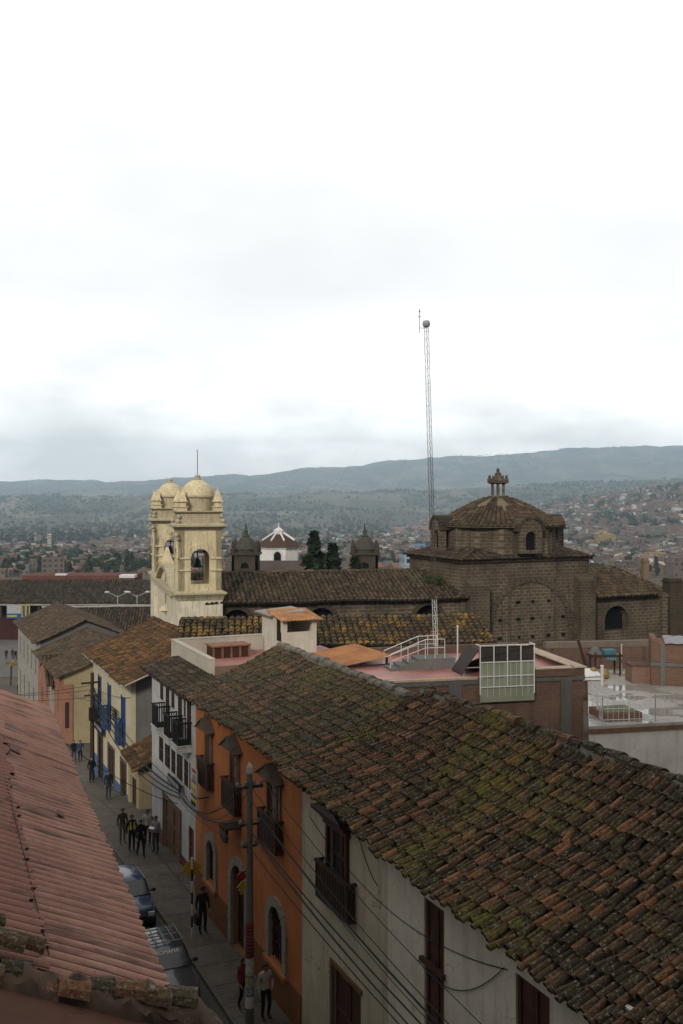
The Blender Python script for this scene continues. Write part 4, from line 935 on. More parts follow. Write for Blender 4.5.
    for k in range(NC):
        an = 2 * PI * (k + .5) / NC; sec = ((k + .5) / NC * 8) % 1
        stop = .97 if abs(sec - .5) > .24 else (.62 if abs(sec - .5) > .1 else .5)
        nr = int(15 * stop)
        for r_ in range(nr):
            q0, q1 = r_ / 15, min(1, (r_ + 1.15) / 15); rows = []
            for q, f in ((q0, 1.1), (q1, .85)):
                rd, zz = pr(q); w = min(.21, PI * rd / NC) * f; hh = (.15 if q == q0 else .1)
                rows.append([tl.P((cx + math.cos(an) * (rd + hh * .4 * math.sin(PI * j / 4)) - math.sin(an) * (math.cos(PI * j / 4) * w), cy + math.sin(an) * (rd + hh * .4 * math.sin(PI * j / 4)) + math.cos(an) * (math.cos(PI * j / 4) * w), zz + hh * math.sin(PI * j / 4))) for j in range(5)])
            for j in range(4): tl.f.append([rows[0][j], rows[0][j+1], rows[1][j+1], rows[1][j]]); tl.m.append(0)
    tl.build('dome_tiles', TILE_BROWN, dm, fix=False)
    l = MB()
    l.lathe([(.95, 0), (.95, .2), (.8, .25)], 8, (cx, cy, z(15.2)))
    for k in range(6): an = k * PI / 3; l.lathe([(.14, 0), (.12, .1), (.12, 1.0), (.16, 1.1)], 6, (cx + .55 * math.cos(an), cy + .55 * math.sin(an), z(15.4)))
    l.lathe([(.72, 0), (.95, .12), (.95, .25), (.7, .3), (.5, .55), (.3, .75), (.28, .95), (.12, 1.05), (.16, 1.25), (0, 1.45)], 8, (cx, cy, z(16.45)))
    for k in range(8): an = k * PI / 4; l.lathe([(.14, 0), (.17, .2), (.06, .3), (.1, .42), (0, .6)], 6, (cx + .8 * math.cos(an), cy + .8 * math.sin(an), z(16.68)))
    l.build('lantern', M_BLOCK, t)
    # right wing
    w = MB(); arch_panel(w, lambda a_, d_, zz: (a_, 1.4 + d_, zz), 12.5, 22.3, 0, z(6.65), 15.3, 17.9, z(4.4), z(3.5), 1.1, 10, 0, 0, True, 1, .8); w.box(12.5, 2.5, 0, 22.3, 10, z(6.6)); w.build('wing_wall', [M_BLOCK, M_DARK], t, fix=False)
    rf = MB(); tile_roof(rf, (12.6, .8, z(6.55)), (10.3, 0, 0), (0, 5.0, 2.2), .36, .5, 4, .17, 1.1, lambda q: (0, min(1, (1 - q) * 3.0)), None, 0, 1)
    tile_roof(rf, (22.9, .8, z(6.55)), (0, 9.8, 0), (-3.2, 0, 2.25), .3, .45, 3, .1, 1.1, lambda q: (0, min(1, q * 2, (1 - q) * 2)), None, 0, 1)
    tile_roof(rf, (22.9, 10.6, z(6.55)), (-10.3, 0, 0), (0, -4.8, 2.25), .4, .6, 3, .1, 1, lambda q: (0, min(1, q * 3)), None, 0, 1)
    rf.build('wing_roof', [TILE_BROWN, BED], t, fix=False)
    e = MB(); e.box(22.3, 1.8, 0, 26.5, 8, z(6.2)); e.build('end_block', M_BLOCKD, t)
    # nave on the left, its own slight turn
    q = math.radians(12) - TH; ca, sa = math.cos(q), math.sin(q)
    nm = lambda p: (p[0] * ca - p[1] * sa, p[0] * sa + p[1] * ca, p[2])
    w = MB(); i = MB(); i.box(-21, .9, 0, 0, 14, z(7.25))
    for x0, x1, c in ((-21, -15, -18.2), (-15, -7, -11.6), (-7, .3, -2.9)):
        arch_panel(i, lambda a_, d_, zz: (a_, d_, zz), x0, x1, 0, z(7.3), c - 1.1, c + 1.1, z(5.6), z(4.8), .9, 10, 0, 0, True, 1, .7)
    w.mapped(nm, i); w.build('nave_wall', [M_BLOCK, M_DARK], t, fix=False)
    for c in (-18.2, -11.6, -2.9): w = MB(); i = MB(); arch_band(i, lambda a_, d_, zz: (a_, d_, zz), c, 1.1, z(5.6), z(5.6), .35, .08, 12, 0, False); w.mapped(nm, i); w.build('window_arch', M_BLOCKD, t)
    w = MB(); i = MB(); tile_roof(i, (-21.4, -.6, z(7.2)), (21.8, 0, 0), (0, 6.2, 1.85), .36, .5, 4, .17, 1.3, None, lambda a_, b_: .05 * math.sin(a_ * 14), 0, 1); tile_roof(i, (.2, 12.4, z(7.2)), (-21.6, 0, 0), (0, -6.2, 1.85), .5, .8, 3, .1, 1, None, None, 0, 1)
    ridge_tiles(i, (-21.4, 5.6, z(9.12)), (-.5, 5.6, z(9.12)), .5, .17)
    w.mapped(nm, i); w.build('nave_roof', [TILE_BROWN, BED], t, fix=False)
stone_church()
def chapel():
    t = thing('chapel', 'low chapel with dark tile roof streaked by yellow lichen in front of the stone church', 'chapel', (8.9, 57, -2.45), math.radians(6))
    r = MB(); tile_roof(r, (-18.2, 0, 9.4), (18.2, 0, 0), (0, 4.0, 1.15), .36, .44, 4, .16, 1.2, None, lambda a, b: .04 * math.sin(a * 15), 0, 1)
    tile_roof(r, (0, 8.4, 9.4), (-18.2, 0, 0), (0, -4.2, 1.15), .5, .6, 3, .12, 1, None, None, 0, 1)
    r.build('tiled_roof', [TILE_LICHEN, BED], t, fix=False)
    w = MB(); w.box(-17.9, .4, 0, -.3, 8, 9.3); w.build('wall', M_BLOCKD, t)
chapel()

# ================================================================== dark bell towers, white domed church far off
def dark_tower():
    t = thing('bell_tower', 'dark stone bell tower with domed cap, beside the white-drummed church', 'tower', (-14.4, 150, -9))
    z = lambda w: w + 9
    a = MB(); a.box(-1.9, -1.9, 0, 1.9, 1.9, z(4.6)); a.build('shaft', M_BLOCKD, t)
    b = MB()
    for k in range(4):
        ca, sa = math.cos(k * PI / 2), math.sin(k * PI / 2)
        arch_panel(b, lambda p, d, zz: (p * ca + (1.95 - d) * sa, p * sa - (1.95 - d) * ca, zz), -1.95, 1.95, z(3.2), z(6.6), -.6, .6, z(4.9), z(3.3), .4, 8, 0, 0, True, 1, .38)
    b.box(-2.25, -2.25, z(6.6), 2.25, 2.25, z(6.9)); b.box(-2.1, -2.1, z(3.0), 2.1, 2.1, z(3.2)); b.build('belfry', [M_BLOCKD, M_DARK], t)
    d = MB(); d.lathe([(1.55, 6.9), (1.55, 8.2), (1.7, 8.25), (1.7, 8.4), (1.55, 8.6), (1.35, 9.3), (.9, 9.9), (.5, 10.15), (.55, 10.3), (.3, 10.5), (.3, 11.1), (.12, 11.3), (.1, 12.0), (0, 12.3)], 10, (0, 0, 9 - .9)); d.build('cap', flat('mossy_dome', (.055, .05, .038), .9), t, smooth=True)
    for x in (-1, 1):
        for y in (-1, 1):
            p = MB(); p.lathe([(.36, 0), (.4, .6), (.25, .75), (.3, 1.1), (.05, 1.9)], 6, (x * 1.75, y * 1.75, z(6.9))); p.build('pinnacle', M_BLOCKD, t)
    return t
dt = dark_tower()
dup(dt, (3.5, 150, -9), None, 'dark stone bell tower with domed cap, standing right of the conifers')
def white_church():
    t = thing('white_drum_church', 'white-drummed church with maroon faceted roof and white ribs between the dark towers', 'church', (-10.6, 168, -10))
    d = MB(); d.lathe([(3.5, 10), (3.5, 16.6), (3.8, 16.7), (3.8, 17.0)], 8, (0, 0, 0), 0, PI / 8); d.build('drum', plaster('white_drum', (.72, .71, .68), (.3, .28, .25), .4), t)
    d = MB(); d.lathe([(4.1, 16.95), (2.6, 18.1), (1.1, 18.9), (.6, 19.1)], 8, (0, 0, 0), 0, PI / 8); rf = d.build('roof', flat('maroon_roof', (.06, .033, .026), .9), t)
    r = MB()
    for k in range(8):
        an = PI / 8 + k * PI / 4
        r.tube([(2.9 * math.cos(an), 2.9 * math.sin(an), 17.95), (1.7 * math.cos(an), 1.7 * math.sin(an), 18.7), (.9 * math.cos(an), .9 * math.sin(an), 19.2)], .17, 6)
    r.lathe([(.9, 18.9), (.9, 19.6), (.5, 19.9), (.15, 20.1), (.1, 20.8), (0, 20.9)], 8); r.build('white_rib', M_WMETAL, rf)
    w = MB(); fn = lambda a, dd, zz: (a, -3.235 - .02 + dd, zz); arch_band(w, fn, 0, .6, 15.6, 14.6, .25, .06, 8); w.prism([fn(-.6, 0, 14.6), fn(.6, 0, 14.6), fn(.6, 0, 15.6), fn(.4, 0, 16.0), fn(0, 0, 16.2), fn(-.4, 0, 16.0), fn(-.6, 0, 15.6)], (0, .03, 0), 1); w.build('window', [M_WMETAL, M_DARK], t)
    b = MB(); b.box(-8, -7, 0, 4.5, -3.6, 12.6); b.build('hall_wall', M_GREYP, t)
    b = MB(); b.prism([(-8.4, -8.0, 12.5), (-8.4, -3.0, 12.5), (-8.4, -4.0, 14.7), (-8.4, -4.4, 14.8)], (13.2, 0, 0)); b.build('hall_roof', flat('dark_hall_roof', (.07, .055, .045), .9, vs=8.), t)
white_church()

# ================================================================== rooftops right of the big tile roof
M_BRICK = masonry('red_brick', (.14, .073, .047), (.19, .103, .066), (.18, .15, .125), .26, .1, .014, .5, (.06, .045, .035))
M_BRICKD = masonry('dark_brick', (.1, .055, .042), (.14, .08, .055), (.13, .11, .095), .26, .1, .014, .6, (.03, .025, .02))
def brick_terrace():
    rz = math.radians(12.5); t = thing('brick_house', 'unfinished dark brick house with flat pink roof terrace and grey concrete frame', 'house', (10.55, 43.3, 0), rz)
    a = MB(); a.box(-11.5, .02, 0, -.02, 6.6, 7.6); a.build('wall', M_BRICKD, t)
    c = MB(); c.box(-11.6, -.04, 7.42, .03, 6.65, 7.62); c.box(-1.1, -.05, 0, -.6, .1, 7.42); c.box(-6.2, -.05, 0, -5.6, .1, 7.42); c.build('concrete_frame', plaster('frame_concrete', (.11, .105, .1), (.05, .045, .04), .6), t)
    f = MB(); f.box(-11.3, .25, 7.62, -.25, 6.4, 7.72); f.build('terrace_floor', flat('terrace_pink', (.31, .125, .105), .45, .4, 0, .3, .8), t)
    p = MB(); p.box(-.45, -.02, 7.62, .02, 6.6, 7.95); p.box(-.55, -.1, 7.95, .1, 6.7, 8.0, 1); p.box(-2.3, -.1, 7.63, -.45, .3, 7.95); p.box(-2.3, -.14, 7.95, -.45, .34, 8.0, 1); p.box(-11.5, -.06, 7.63, -4.9, .2, 7.72, 1); p.box(-8.5, 6.3, 7.62, -.4, 6.6, 8.1, 0)
    p.build('parapet', [M_BRICKD, flat('pale_coping', (.36, .27, .2))], t)
    # mesh-fronted stair housing
    g = MB(); g.box(-4.85, -.2, 6.67, -2.4, -.17, 8.35); 
    h = g.build('stair_screen', flat('pale_green_sheet', (.2, .22, .16), .45, .4, 0, .2, .8), t)
    g = MB()
    for k in range(5): x = -4.87 + k * 2.44 / 4; g.box(x - .02, -.28, 7.0 if k in (0, 4) else 7.3, x + .02, -.24, 9.1)
    for zz in (9.06, 8.35, 7.75, 7.3): g.box(-4.87, -.275, zz, -2.4, -.245, zz + .04)
    for k in range(10): x = -4.8 + k * .26; g.box(x, -.268, 6.9, x + .012, -.25, 8.35)
    for y0, y1 in ((-.26, 1.9),):
        for x in (-4.87, -2.42): g.box(x, y0, 9.05, x + .035, .3, 9.09)
    g.build('screen_frame', M_WMETAL, h)
    g = MB(); g.prism([(-4.9, -.15, 8.5), (-4.9, 2.2, 7.75), (-2.4, 2.2, 7.75), (-2.4, -.15, 9.0)], (0, 0, .06)) ; g.prism([(-5.5, .3, 7.75), (-4.9, -.12, 8.85), (-4.9, 1.3, 8.85), (-5.5, 1.6, 7.75)], (0, 0, .06)); g.box(-4.85, -.1, 8.3, -2.4, -.06, 9.0); g.build('stair_roof', flat('dark_sheet', (.035, .028, .025), .7), t)
brick_terrace()
def roof_stairs():
    t = thing('roof_stairs', 'dark steps with white tube handrails on the pink terrace', 'stairs', (3.6, 44.5, 7.7), math.radians(12.5))
    s = MB()
    for k in range(4): s.box(-1.6 + k * .42, -.5, -.05, -1.18 + k * .42, .6, .0 + .13 * (k + 1) - .02)
    s.box(.08, -.5, -.05, 1.4, .6, .5); s.build('step', M_GREYP, t)
    for y in (-.5, .6):
        r = MB(); r.tube([(-1.6, y, .15), (-1.6, y, .75), (0, y, 1.35), (.9, y, 1.35), (.9, y, .5)], .02); r.tube([(-1.55, y, .45), (0, y, .98), (.9, y, .98)], .015)
        for x, z0, z1 in ((-.8, .4, 1.05), (0, .5, 1.35), (.45, .5, 1.35)): r.tube([(x, y, z0), (x, y, z1)], .015)
        r.build('handrail', M_WMETAL, t)
roof_stairs()
def mast():
    t = thing('radio_mast', 'tall thin lattice radio mast leaning slightly above the rooftops', 'mast', (4.62, 48.6, 7.6))
    top = Vector((-.48, 0, 16.2)); w = .125
    for nm, q0, q1, m in (('mast_foot', 0, .17, M_WMETAL), ('mast_section', .17, .62, flat('mast_dark', (.06, .045, .04), .6)), ('mast_top', .62, 1, flat('mast_pale', (.24, .21, .2), .5))):
        b = MB(); P = lambda q, k: top * q + Vector((math.cos(k * 2.0944 + .5), math.sin(k * 2.0944 + .5), 0)) * w
        for k in range(3): b.tube([tuple(P(q0, k)), tuple(P(q1, k))], .012, 4)
        n = int((q1 - q0) * 46)
        for i in range(n):
            qa, qb = q0 + (q1 - q0) * i / n, q0 + (q1 - q0) * (i + 1) / n
            for k in range(3): b.tube([tuple(P(qa, k)), tuple(P(qb, (k + 1) % 3))], .006, 3); b.tube([tuple(P(qa, k)), tuple(P(qa, (k + 1) % 3))], .006, 3)
        b.build(nm, m, t)
    d = MB(); d.lathe([(0, -.2), (.16, -.12), (.2, .0), (.16, .14), (0, .2)], 10, tuple(top)); d.build('beacon', M_GMETAL, t)
    a = MB(); x = top + Vector((-.33, 0, -.2)); a.tube([tuple(x + Vector((0, 0, -.25))), tuple(x + Vector((0, 0, .95)))], .014, 5); a.tube([tuple(x), tuple(top + Vector((0, 0, -.2)))], .012, 4); a.tube([tuple(x + Vector((-.07, 0, .55))), tuple(x + Vector((.07, 0, .55)))], .015, 4); a.lathe([(0, 0), (.05, .05), (0, .12)], 6, tuple(x + Vector((0, 0, .75)))); a.build('antenna', M_BLACK, t)
    for q, dx, dy, dz in ((.96, -9, 8, 2), (.72, -6, 6, 1), (.5, -4, 6, .5), (.96, 11, 9, 2), (.72, 8, 9, 1), (.5, 3.5, 9, .5)):
        g = MB(); p = top * q; e = Vector((dx, dy, dz)); g.tube([tuple(p), tuple((p + e) / 2 + Vector((0, 0, -.15))), tuple(e)], .0018, 3); g.build('guy_wire', M_BLACK, t)
mast()
s = MB(); s.tube([(0, 0, 0), (0, 0, 1.65)], .035, 6); s.lathe([(.05, 0), (.05, .06), (0, .08)], 6, (0, 0, 1.64)); s.box(-.1, -.1, -.02, .1, .1, .03)
tag(s.build('pole', M_WMETAL, loc=(5.35, 45.9, 7.72)), 'short white pole standing on the pink terrace', 'pole')

def slab_house():
    rz = math.radians(12); t = thing('concrete_house', 'low house with wet concrete slab roof and stained white front wall', 'house', (9.2, 36.95, 0), rz)
    w = MB(); w.prism([(0, .02, 0), (14, .02, 0), (14, 11, 0), (5.3, 11, 0)], (0, 0, 6.65)); w.build('wall', plaster('stained_white', (.6, .57, .53), (.28, .22, .17), .7), t)
    m, tt, b = nt('wet_slab', .5, .4); n1 = noise_n(tt, ocoord(tt), .55, 5, .6); n2 = noise_n(tt, ocoord(tt), 2.5, 6, .7)
    tt.links.new(mix(tt, n2, mix(tt, ramp(tt, n1, [(.4, 0), (.6, 1)]), (.3, .28, .26), (.15, .14, .13)), (.33, .31, .28)), b.inputs['Base Color'])
    tt.links.new(ramp(tt, n1, [(.44, .75), (.55, .06)]), b.inputs['Roughness'])
    s = MB(); s.prism([(-.05, -.05, 6.66), (14.1, -.05, 6.66), (14.1, 11.1, 6.66), (5.3, 11.1, 6.66)], (0, 0, .2)); s.build('roof_slab', m, t)
    e = MB(); e.box(-.08, -.09, 6.6, 14.1, -.02, 6.75); e.build('slab_edge', M_WOODL, t)
    g = MB(); g.box(.95, .55, 6.87, 2.45, 2.0, 7.14); g.build('planter_wall', M_BRICK, t)
    g = MB(); g.box(1.05, .65, 7.08, 2.35, 1.9, 7.16); g.build('planter_bed', flat('moss_bed', (.11, .11, .06), .9), t)
slab_house()
s = MB(); k = 0
for x0, y0, x1, y1 in ((0, 0, 2.1, 0), (2.1, 0, 2.9, .1), (0, 0, .4, 2.0)):
    n = int(math.hypot(x1 - x0, y1 - y0) / .2)
    for i in range(n + 1):
        x, y = x0 + (x1 - x0) * i / n, y0 + (y1 - y0) * i / n; rr = .022 if i % 5 == 0 else .007
        s.tube([(x, y, 0), (x, y, .98)], rr, 5)
    for zz in (.08, .5, .96): s.tube([(x0, y0, zz), (x1, y1, zz)], .012, 5)
tag(s.build('railing', M_WMETAL, loc=(9.85, 37.55, 6.87), rz=math.radians(8)), 'thin white bar railing round the planter on the wet concrete roof', 'railing')
def right_brick():
    t = thing('brick_annex', 'two-tone red brick wall block with pale sheet roof at the right edge', 'building', (14.35, 44.8, 0), math.radians(-14))
    a = MB(); a.box(-.4, 0, 0, 8, 2, 8.75); a.box(-.4, 0.01, 8.75, -.15, 2, 8.95); a.build('wall', M_BRICK, t)
    b = MB(); b.box(-.42, -.06, 7.75, 8, .02, 7.9); b.box(.0, -.07, 6.8, .2, .02, 8.75); b.build('concrete_band', M_GREYP, t)
    c = MB()
    for k in range(30): c.prism([(.2 + k * .26, -.15, 8.77 + (.03 if k % 2 else 0)), (.46 + k * .26, -.15, 8.77 + (0 if k % 2 else .03)), (.46 + k * .26, 1.9, 8.85 + (0 if k % 2 else .03)), (.2 + k * .26, 1.9, 8.85 + (.03 if k % 2 else 0))], (0, 0, .02))
    c.build('sheet_roof', flat('pale_sheet', (.2, .205, .21), .6), t)
right_brick()
t = thing('brick_tank', 'square brown brick water tank on the wet concrete roof', 'tank', (13.75, 45.4, 6.86), math.radians(2))
s = MB(); s.box(-.5, 0, 0, .5, 1.0, .78); s.build('tank_wall', masonry('rose_brick', (.19, .11, .08), (.24, .145, .11), (.2, .15, .12), .26, .1, .012, .4), t); s = MB(); s.box(-.55, -.05, .78, .55, 1.05, .84); s.build('tank_lid', M_BRICKD, t)
t = thing('ledge_wall', 'low worn brick and render wall at the foot of the stone church', 'wall', (11.8, 50.5, 5), math.radians(8))
s = MB(); s.box(-1.5, 0, 0, 5, .3, 2.7); s.build('wall', M_BRICKD, t); s = MB(); s.box(-1.5, -.02, 2.7, 5, .35, 3.0); s.build('render_band', plaster('worn_render', (.17, .14, .115), (.06, .05, .04), .6), t)
s = MB(); s.lathe([(.07, 0), (.07, .85), (.09, .86), (.09, .9)], 8)
tag(s.build('vent_pipe', M_WMETAL, loc=(11.75, 44.9, 6.86)), 'short thick white pipe standing on the wet roof', 'pipe')
s = MB(); s.prism([(-.9, 0, 0), (.9, .2, 0), (.7, 1.1, .3), (-.8, 1.0, .25)], (0, 0, .05)); s.prism([(-.5, .1, .1), (.8, .3, .16), (.6, .9, .4), (-.5, .9, .35)], (0, 0, .04))
tag(s.build('metal_sheets', M_WMETAL, loc=(11.25, 45.8, 6.9)), 'stack of shiny pale metal sheets on the wet roof', 'sheets')
t = thing('storage_rack', 'dark rooftop work bench with blue tarp and clutter', 'bench', (12.6, 47.2, 6.86), .1)
s = MB(); 
for x in (-.6, .6):
    for y in (0, .7): s.box(x, y, 0, x + .07, y + .07, 1.1)
s.box(-.7, -.05, .9, .75, .85, 1.0); s.build('frame', M_WOOD, t)
s = MB(); s.box(-.1, .05, 1.0, .45, .5, 1.22); s.prism([(-.1, .03, 1.0), (.45, .03, 1.0), (.4, -.1, .75), (-.05, -.1, .8)], (0, .03, 0)); s.build('tarp', flat('blue_tarp', (.04, .13, .17)), t)
s = MB(); s.prism([(-.65, .1, 1.0), (-.2, .1, 1.0), (-.42, .1, 1.35)], (0, .6, 0)); s.build('cloth', M_GREYP, t)
s = MB(); s.lathe([(.0, .0), (.22, .05), (.27, .22), (.18, .45), (.0, .55)], 9, (-.2, 0, 0)); s.lathe([(.0, .0), (.22, .05), (.26, .2), (.16, .4), (.0, .48)], 9, (.32, .05, 0))
tag(s.build('sacks', flat('yellow_sack', (.22, .15, .06), .9), loc=(12.0, 46.6, 6.86)), 'yellowish full sacks slumped beside the work bench', 'sacks')
s = MB(); s.tube([(0, 0, 0), (0, 0, 1.35)], .035, 6); s.lathe([(.05, 0), (.05, .05), (0, .06)], 6, (0, 0, 1.34))
tag(s.build('pole', flat('pale_pole', (.38, .35, .31)), loc=(13.5, 48.0, 6.86)), 'thin pale grey pole behind the brick tank', 'pole')
s = MB(); s.tube([(0, 0, 0), (-.45, 0, 1.6)], .07, 6); s.tube([(-.2, 0, .7), (.2, .1, 1.0)], .04, 5)
tag(s.build('wooden_beam', M_WOOD, loc=(11.9, 48.2, 6.86)), 'dark leaning timber beam at the foot of the church wall', 'beam')
def chimney(label, loc, m, w, h, cat='chimney'):
    t = thing('chimney', label, cat, loc, .2); s = MB(); s.box(-w, -w, 0, w, w, h); s.build('stack', m, t)
    s = MB(); s.box(-w - .08, -w - .08, h, w + .08, w + .08, h + .12); s.box(-w + .03, -w + .03, h + .12, w - .03, w - .03, h + .3); s.build('cap', m, t)
chimney('small yellowish stone chimney on the ridge of the right wing', (28.2, 92.5, 5), M_TAN, .27, 4.3)
chimney('dark square chimney at the right end of the church wing', (28.6, 86, 0), M_BLOCKD, .62, 8.0)
chimney('slim stone stub pillar by the dark chimney', (27.3, 84.4, 0), M_BLOCK, .24, 6.9, 'pillar')
# ================================================================== trees
def leafmat(name, c1, c2):
    m, t, b = nt(name, .8, .15)
    rnd = t.nodes.new('ShaderNodeNewGeometry').outputs['Random Per Island']; n = noise_n(t, ocoord(t), .5, 3)
    t.links.new(mix(t, n, ramp(t, rnd, [(0, c1), (.6, c2), (1, tuple(x * 1.35 for x in c2))]), tuple(x * .7 for x in c1)), b.inputs['Base Color']); return m
LEAF_D = leafmat('dark_leaves', (.022, .034, .018), (.05, .068, .032)); LEAF_G = leafmat('green_leaves', (.03, .05, .018), (.06, .085, .03)); LEAF_C = leafmat('conifer_needles', (.012, .024, .014), (.028, .045, .022))
BARK = flat('bark', (.06, .045, .035), .9)
def leaves(mb, c, rx, rz_, n, size, rng, mi=0):
    for _ in range(n):
        d = Vector((rng.gauss(0, 1), rng.gauss(0, 1), rng.gauss(0, 1))).normalized() * rng.uniform(.55, 1) ** .5
        p = Vector((c[0] + d.x * rx, c[1] + d.y * rx, c[2] + d.z * rz_)); s = size * rng.uniform(.6, 1.3)
        a = Vector((rng.gauss(0, 1), rng.gauss(0, 1), rng.gauss(0, .6))).normalized(); b = a.cross(Vector((rng.gauss(0, 1), rng.gauss(0, 1), rng.gauss(0, 1)))).normalized()
        e = a.cross(b) * s * .3
        mb.face([p - a * s, p - b * s * .7 + e, p + a * s, p + b * s * .7 + e], mi)
def broad(seed, h=9, n=34, size=.6, lobes=9, wide=.36):
    rng = random.Random(seed); mb = MB(); L = []
    for k in range(lobes):
        an = rng.uniform(0, 2 * PI); rr = rng.uniform(.05, wide) * h; zz = rng.uniform(.38, .86) * h; L.append((math.cos(an) * rr, math.sin(an) * rr, zz))
    for c in L: leaves(mb, c, rng.uniform(.14, .24) * h, rng.uniform(.1, .18) * h, n, size, rng, 0)
    tr = MB(); tr.tube([(0, 0, 0), (.05 * h * rng.uniform(-1, 1), 0, .3 * h), (0, 0, .7 * h)], .035 * h, 6, 0, True, .012 * h)
    for c in L[:5]: tr.tube([(0, 0, .35 * h), c], .014 * h, 4, 0, True, .004 * h)
    return mb, tr
def tall(seed, h=14, n=30, size=.6):
    rng = random.Random(seed); mb = MB()
    for k in range(12):
        zz = h * (.22 + .76 * k / 12); r = h * .15 * (1.1 - .75 * k / 12) * rng.uniform(.7, 1.25); leaves(mb, (rng.uniform(-.3, .3) * r, rng.uniform(-.3, .3) * r, zz), r, h * .06, n, size, rng)
    tr = MB(); tr.tube([(0, 0, 0), (0, 0, h * .9)], .022 * h, 6, 0, True, .006 * h); return mb, tr
def conifer(seed, h, w):
    rng = random.Random(seed); mb = MB()
    for k in range(26):
        q = k / 26; zz = h * (.1 + .88 * q); r = w * (1 - q) ** .8 * rng.uniform(.75, 1.2) + .15
        for j in range(7):
            an = j * .9 + k * 1.3 + rng.uniform(-.3, .3); rr = r * rng.uniform(.5, 1.05)
            leaves(mb, (math.cos(an) * rr * .6, math.sin(an) * rr * .6, zz - rr * .12), rr * .42, .4, 13, .42, rng)
    tr = MB(); tr.tube([(0, 0, 0), (0, 0, h * .97)], .25, 7, 0, True, .03); return mb, tr
def tree(name, label, mk, leaf, loc, group=None):
    t = thing(name, label, 'tree', loc, 0, group); mk[0].build('crown', leaf, t, fix=False); mk[1].build('trunk', BARK, t); return t
tree('conifer_tree', 'tallest dark conifer behind the church nave, left of the right dark tower', conifer(1, 20.2, 4.6), LEAF_C, (-2.9, 106, -8))
tree('conifer_tree', 'second dark conifer, slightly shorter, close beside the tallest one', conifer(2, 18.8, 4.2), LEAF_C, (-.9, 108, -8))
tree('conifer_tree', 'lowest dark conifer next to the right dark tower', conifer(3, 17.2, 4.2), LEAF_C, (1.5, 110, -8))
for k, (x, y, s, lb) in enumerate(((-34.5, 160, 4.5, 'dark green bush behind the twin lamps, leftmost of the row'), (-31.5, 161, 5.6, 'dark green round tree between the two double street lamps'), (-28.2, 160, 4.8, 'dark green low tree touching the cream church tower'))):
    tree('round_tree', lb, broad(20 + k, s + 2.4, 60, .42), LEAF_D, (x, y, -10.8))
# weeds growing on the nave eaves
for k, (x, y, z, lb) in enumerate(((-8.6, 79.5, 8.0, 'small green weed bush growing on the nave roof by the cream tower'), (7.6, 81.5, 8.2, 'trailing green plant on the nave roof against the stone dome block'), (-7.7, 78.3, 7.6, 'lower green weed on the nave eave near the cream tower'))):
    mb = MB(); rg = random.Random(k); 
    for j in range(5): leaves(mb, (rg.uniform(-.6, .6), rg.uniform(-.3, .3), rg.uniform(.1, .5)), .4, .3, 40, .13, rg)
    mb.tube([(0, 0, -.1), (.1, 0, .4)], .03, 4, 1); tag(mb.build('roof_plant', [LEAF_G, BARK], loc=(x, y, z), fix=False), lb, 'plant')

# ================================================================== the town in the valley
def wallm(n, c): return plaster('town_' + n, c, tuple(x * .4 for x in c), .5, True, .5)
TB = [wallm('brick_a', (.2, .14, .115)), wallm('brick_b', (.16, .122, .105)), wallm('brick_c', (.27, .2, .16)), wallm('adobe', (.19, .14, .1)), wallm('grey', (.17, .16, .15))]
TW = wallm('white', (.58, .56, .53)); TY = wallm('yellow', (.34, .25, .1)); TT = wallm('teal', (.18, .32, .3)); TP = wallm('pink', (.36, .19, .14))
TR = [flat('town_roof_grey', (.19, .175, .16), .9), flat('town_roof_brown', (.1, .062, .045), .9), flat('town_roof_rust', (.17, .085, .055), .9)]
TWIN = flat('town_window', (.015, .015, .018), .4)
def town_house(mb, x, y, z, w, d, h, rz, rng, wi=0, ri=1, gi=2, detail=True, pitched=False):
    c, s = math.cos(rz), math.sin(rz); b = MB()
    b.box(-w/2, -d/2, -8, w/2, d/2, h, wi)
    if pitched:
        b.prism([(-w/2 - .4, -d/2 - .4, h + .02), (-w/2 - .4, d/2 + .4, h + .02), (-w/2 - .4, 0, h + d * .22)], (w + .8, 0, 0), ri)
    else:
        b.box(-w/2 + .25, -d/2 + .25, h + .01, w/2 - .25, d/2 - .25, h + .14, ri)
        b.box(-w/2, -d/2, h, w/2, -d/2 + .2, h + .8, wi); b.box(-w/2, -d/2 + .2, h, -w/2 + .2, d/2, h + .7, wi)
        if rng.random() < .6: b.box(-w*.1, 0, h, w*.35, d*.4, h + 2.4, wi)
        if rng.random() < .4: b.lathe([(.6, h + .1), (.65, h + 1.2), (.2, h + 1.5)], 6, (-w*.25, d*.2, 0), gi)
    if detail:
        fl = max(1, int(h / 2.9)); n = max(2, int(w / 2.8)); m2 = max(2, int(d / 2.8))
        for f in range(fl):
            z0 = h - 2.9 * (f + 1) + 1.0
            for k in range(n):
                if rng.random() < .8: a = -w/2 + w * (k + .5) / n; b.box(a - .55, -d/2 - .05, z0, a + .55, -d/2, z0 + 1.3, gi)
            for k in range(m2):
                if rng.random() < .6: a = -d/2 + d * (k + .5) / m2; b.box(-w/2 - .05, a - .5, z0, -w/2, a + .5, z0 + 1.3, gi); b.box(w/2, a - .5, z0, w/2 + .05, a + .5, z0 + 1.3, gi)
        for f in range(1, fl): b.box(-w/2 - .06, -d/2 - .08, h - 2.9 * f - .1, w/2 + .06, -d/2 - .051, h - 2.9 * f + .1, ri)
    mb.mapped(lambda p: (x + p[0] * c - p[1] * s, y + p[0] * s + p[1] * c, z + p[2]), b)
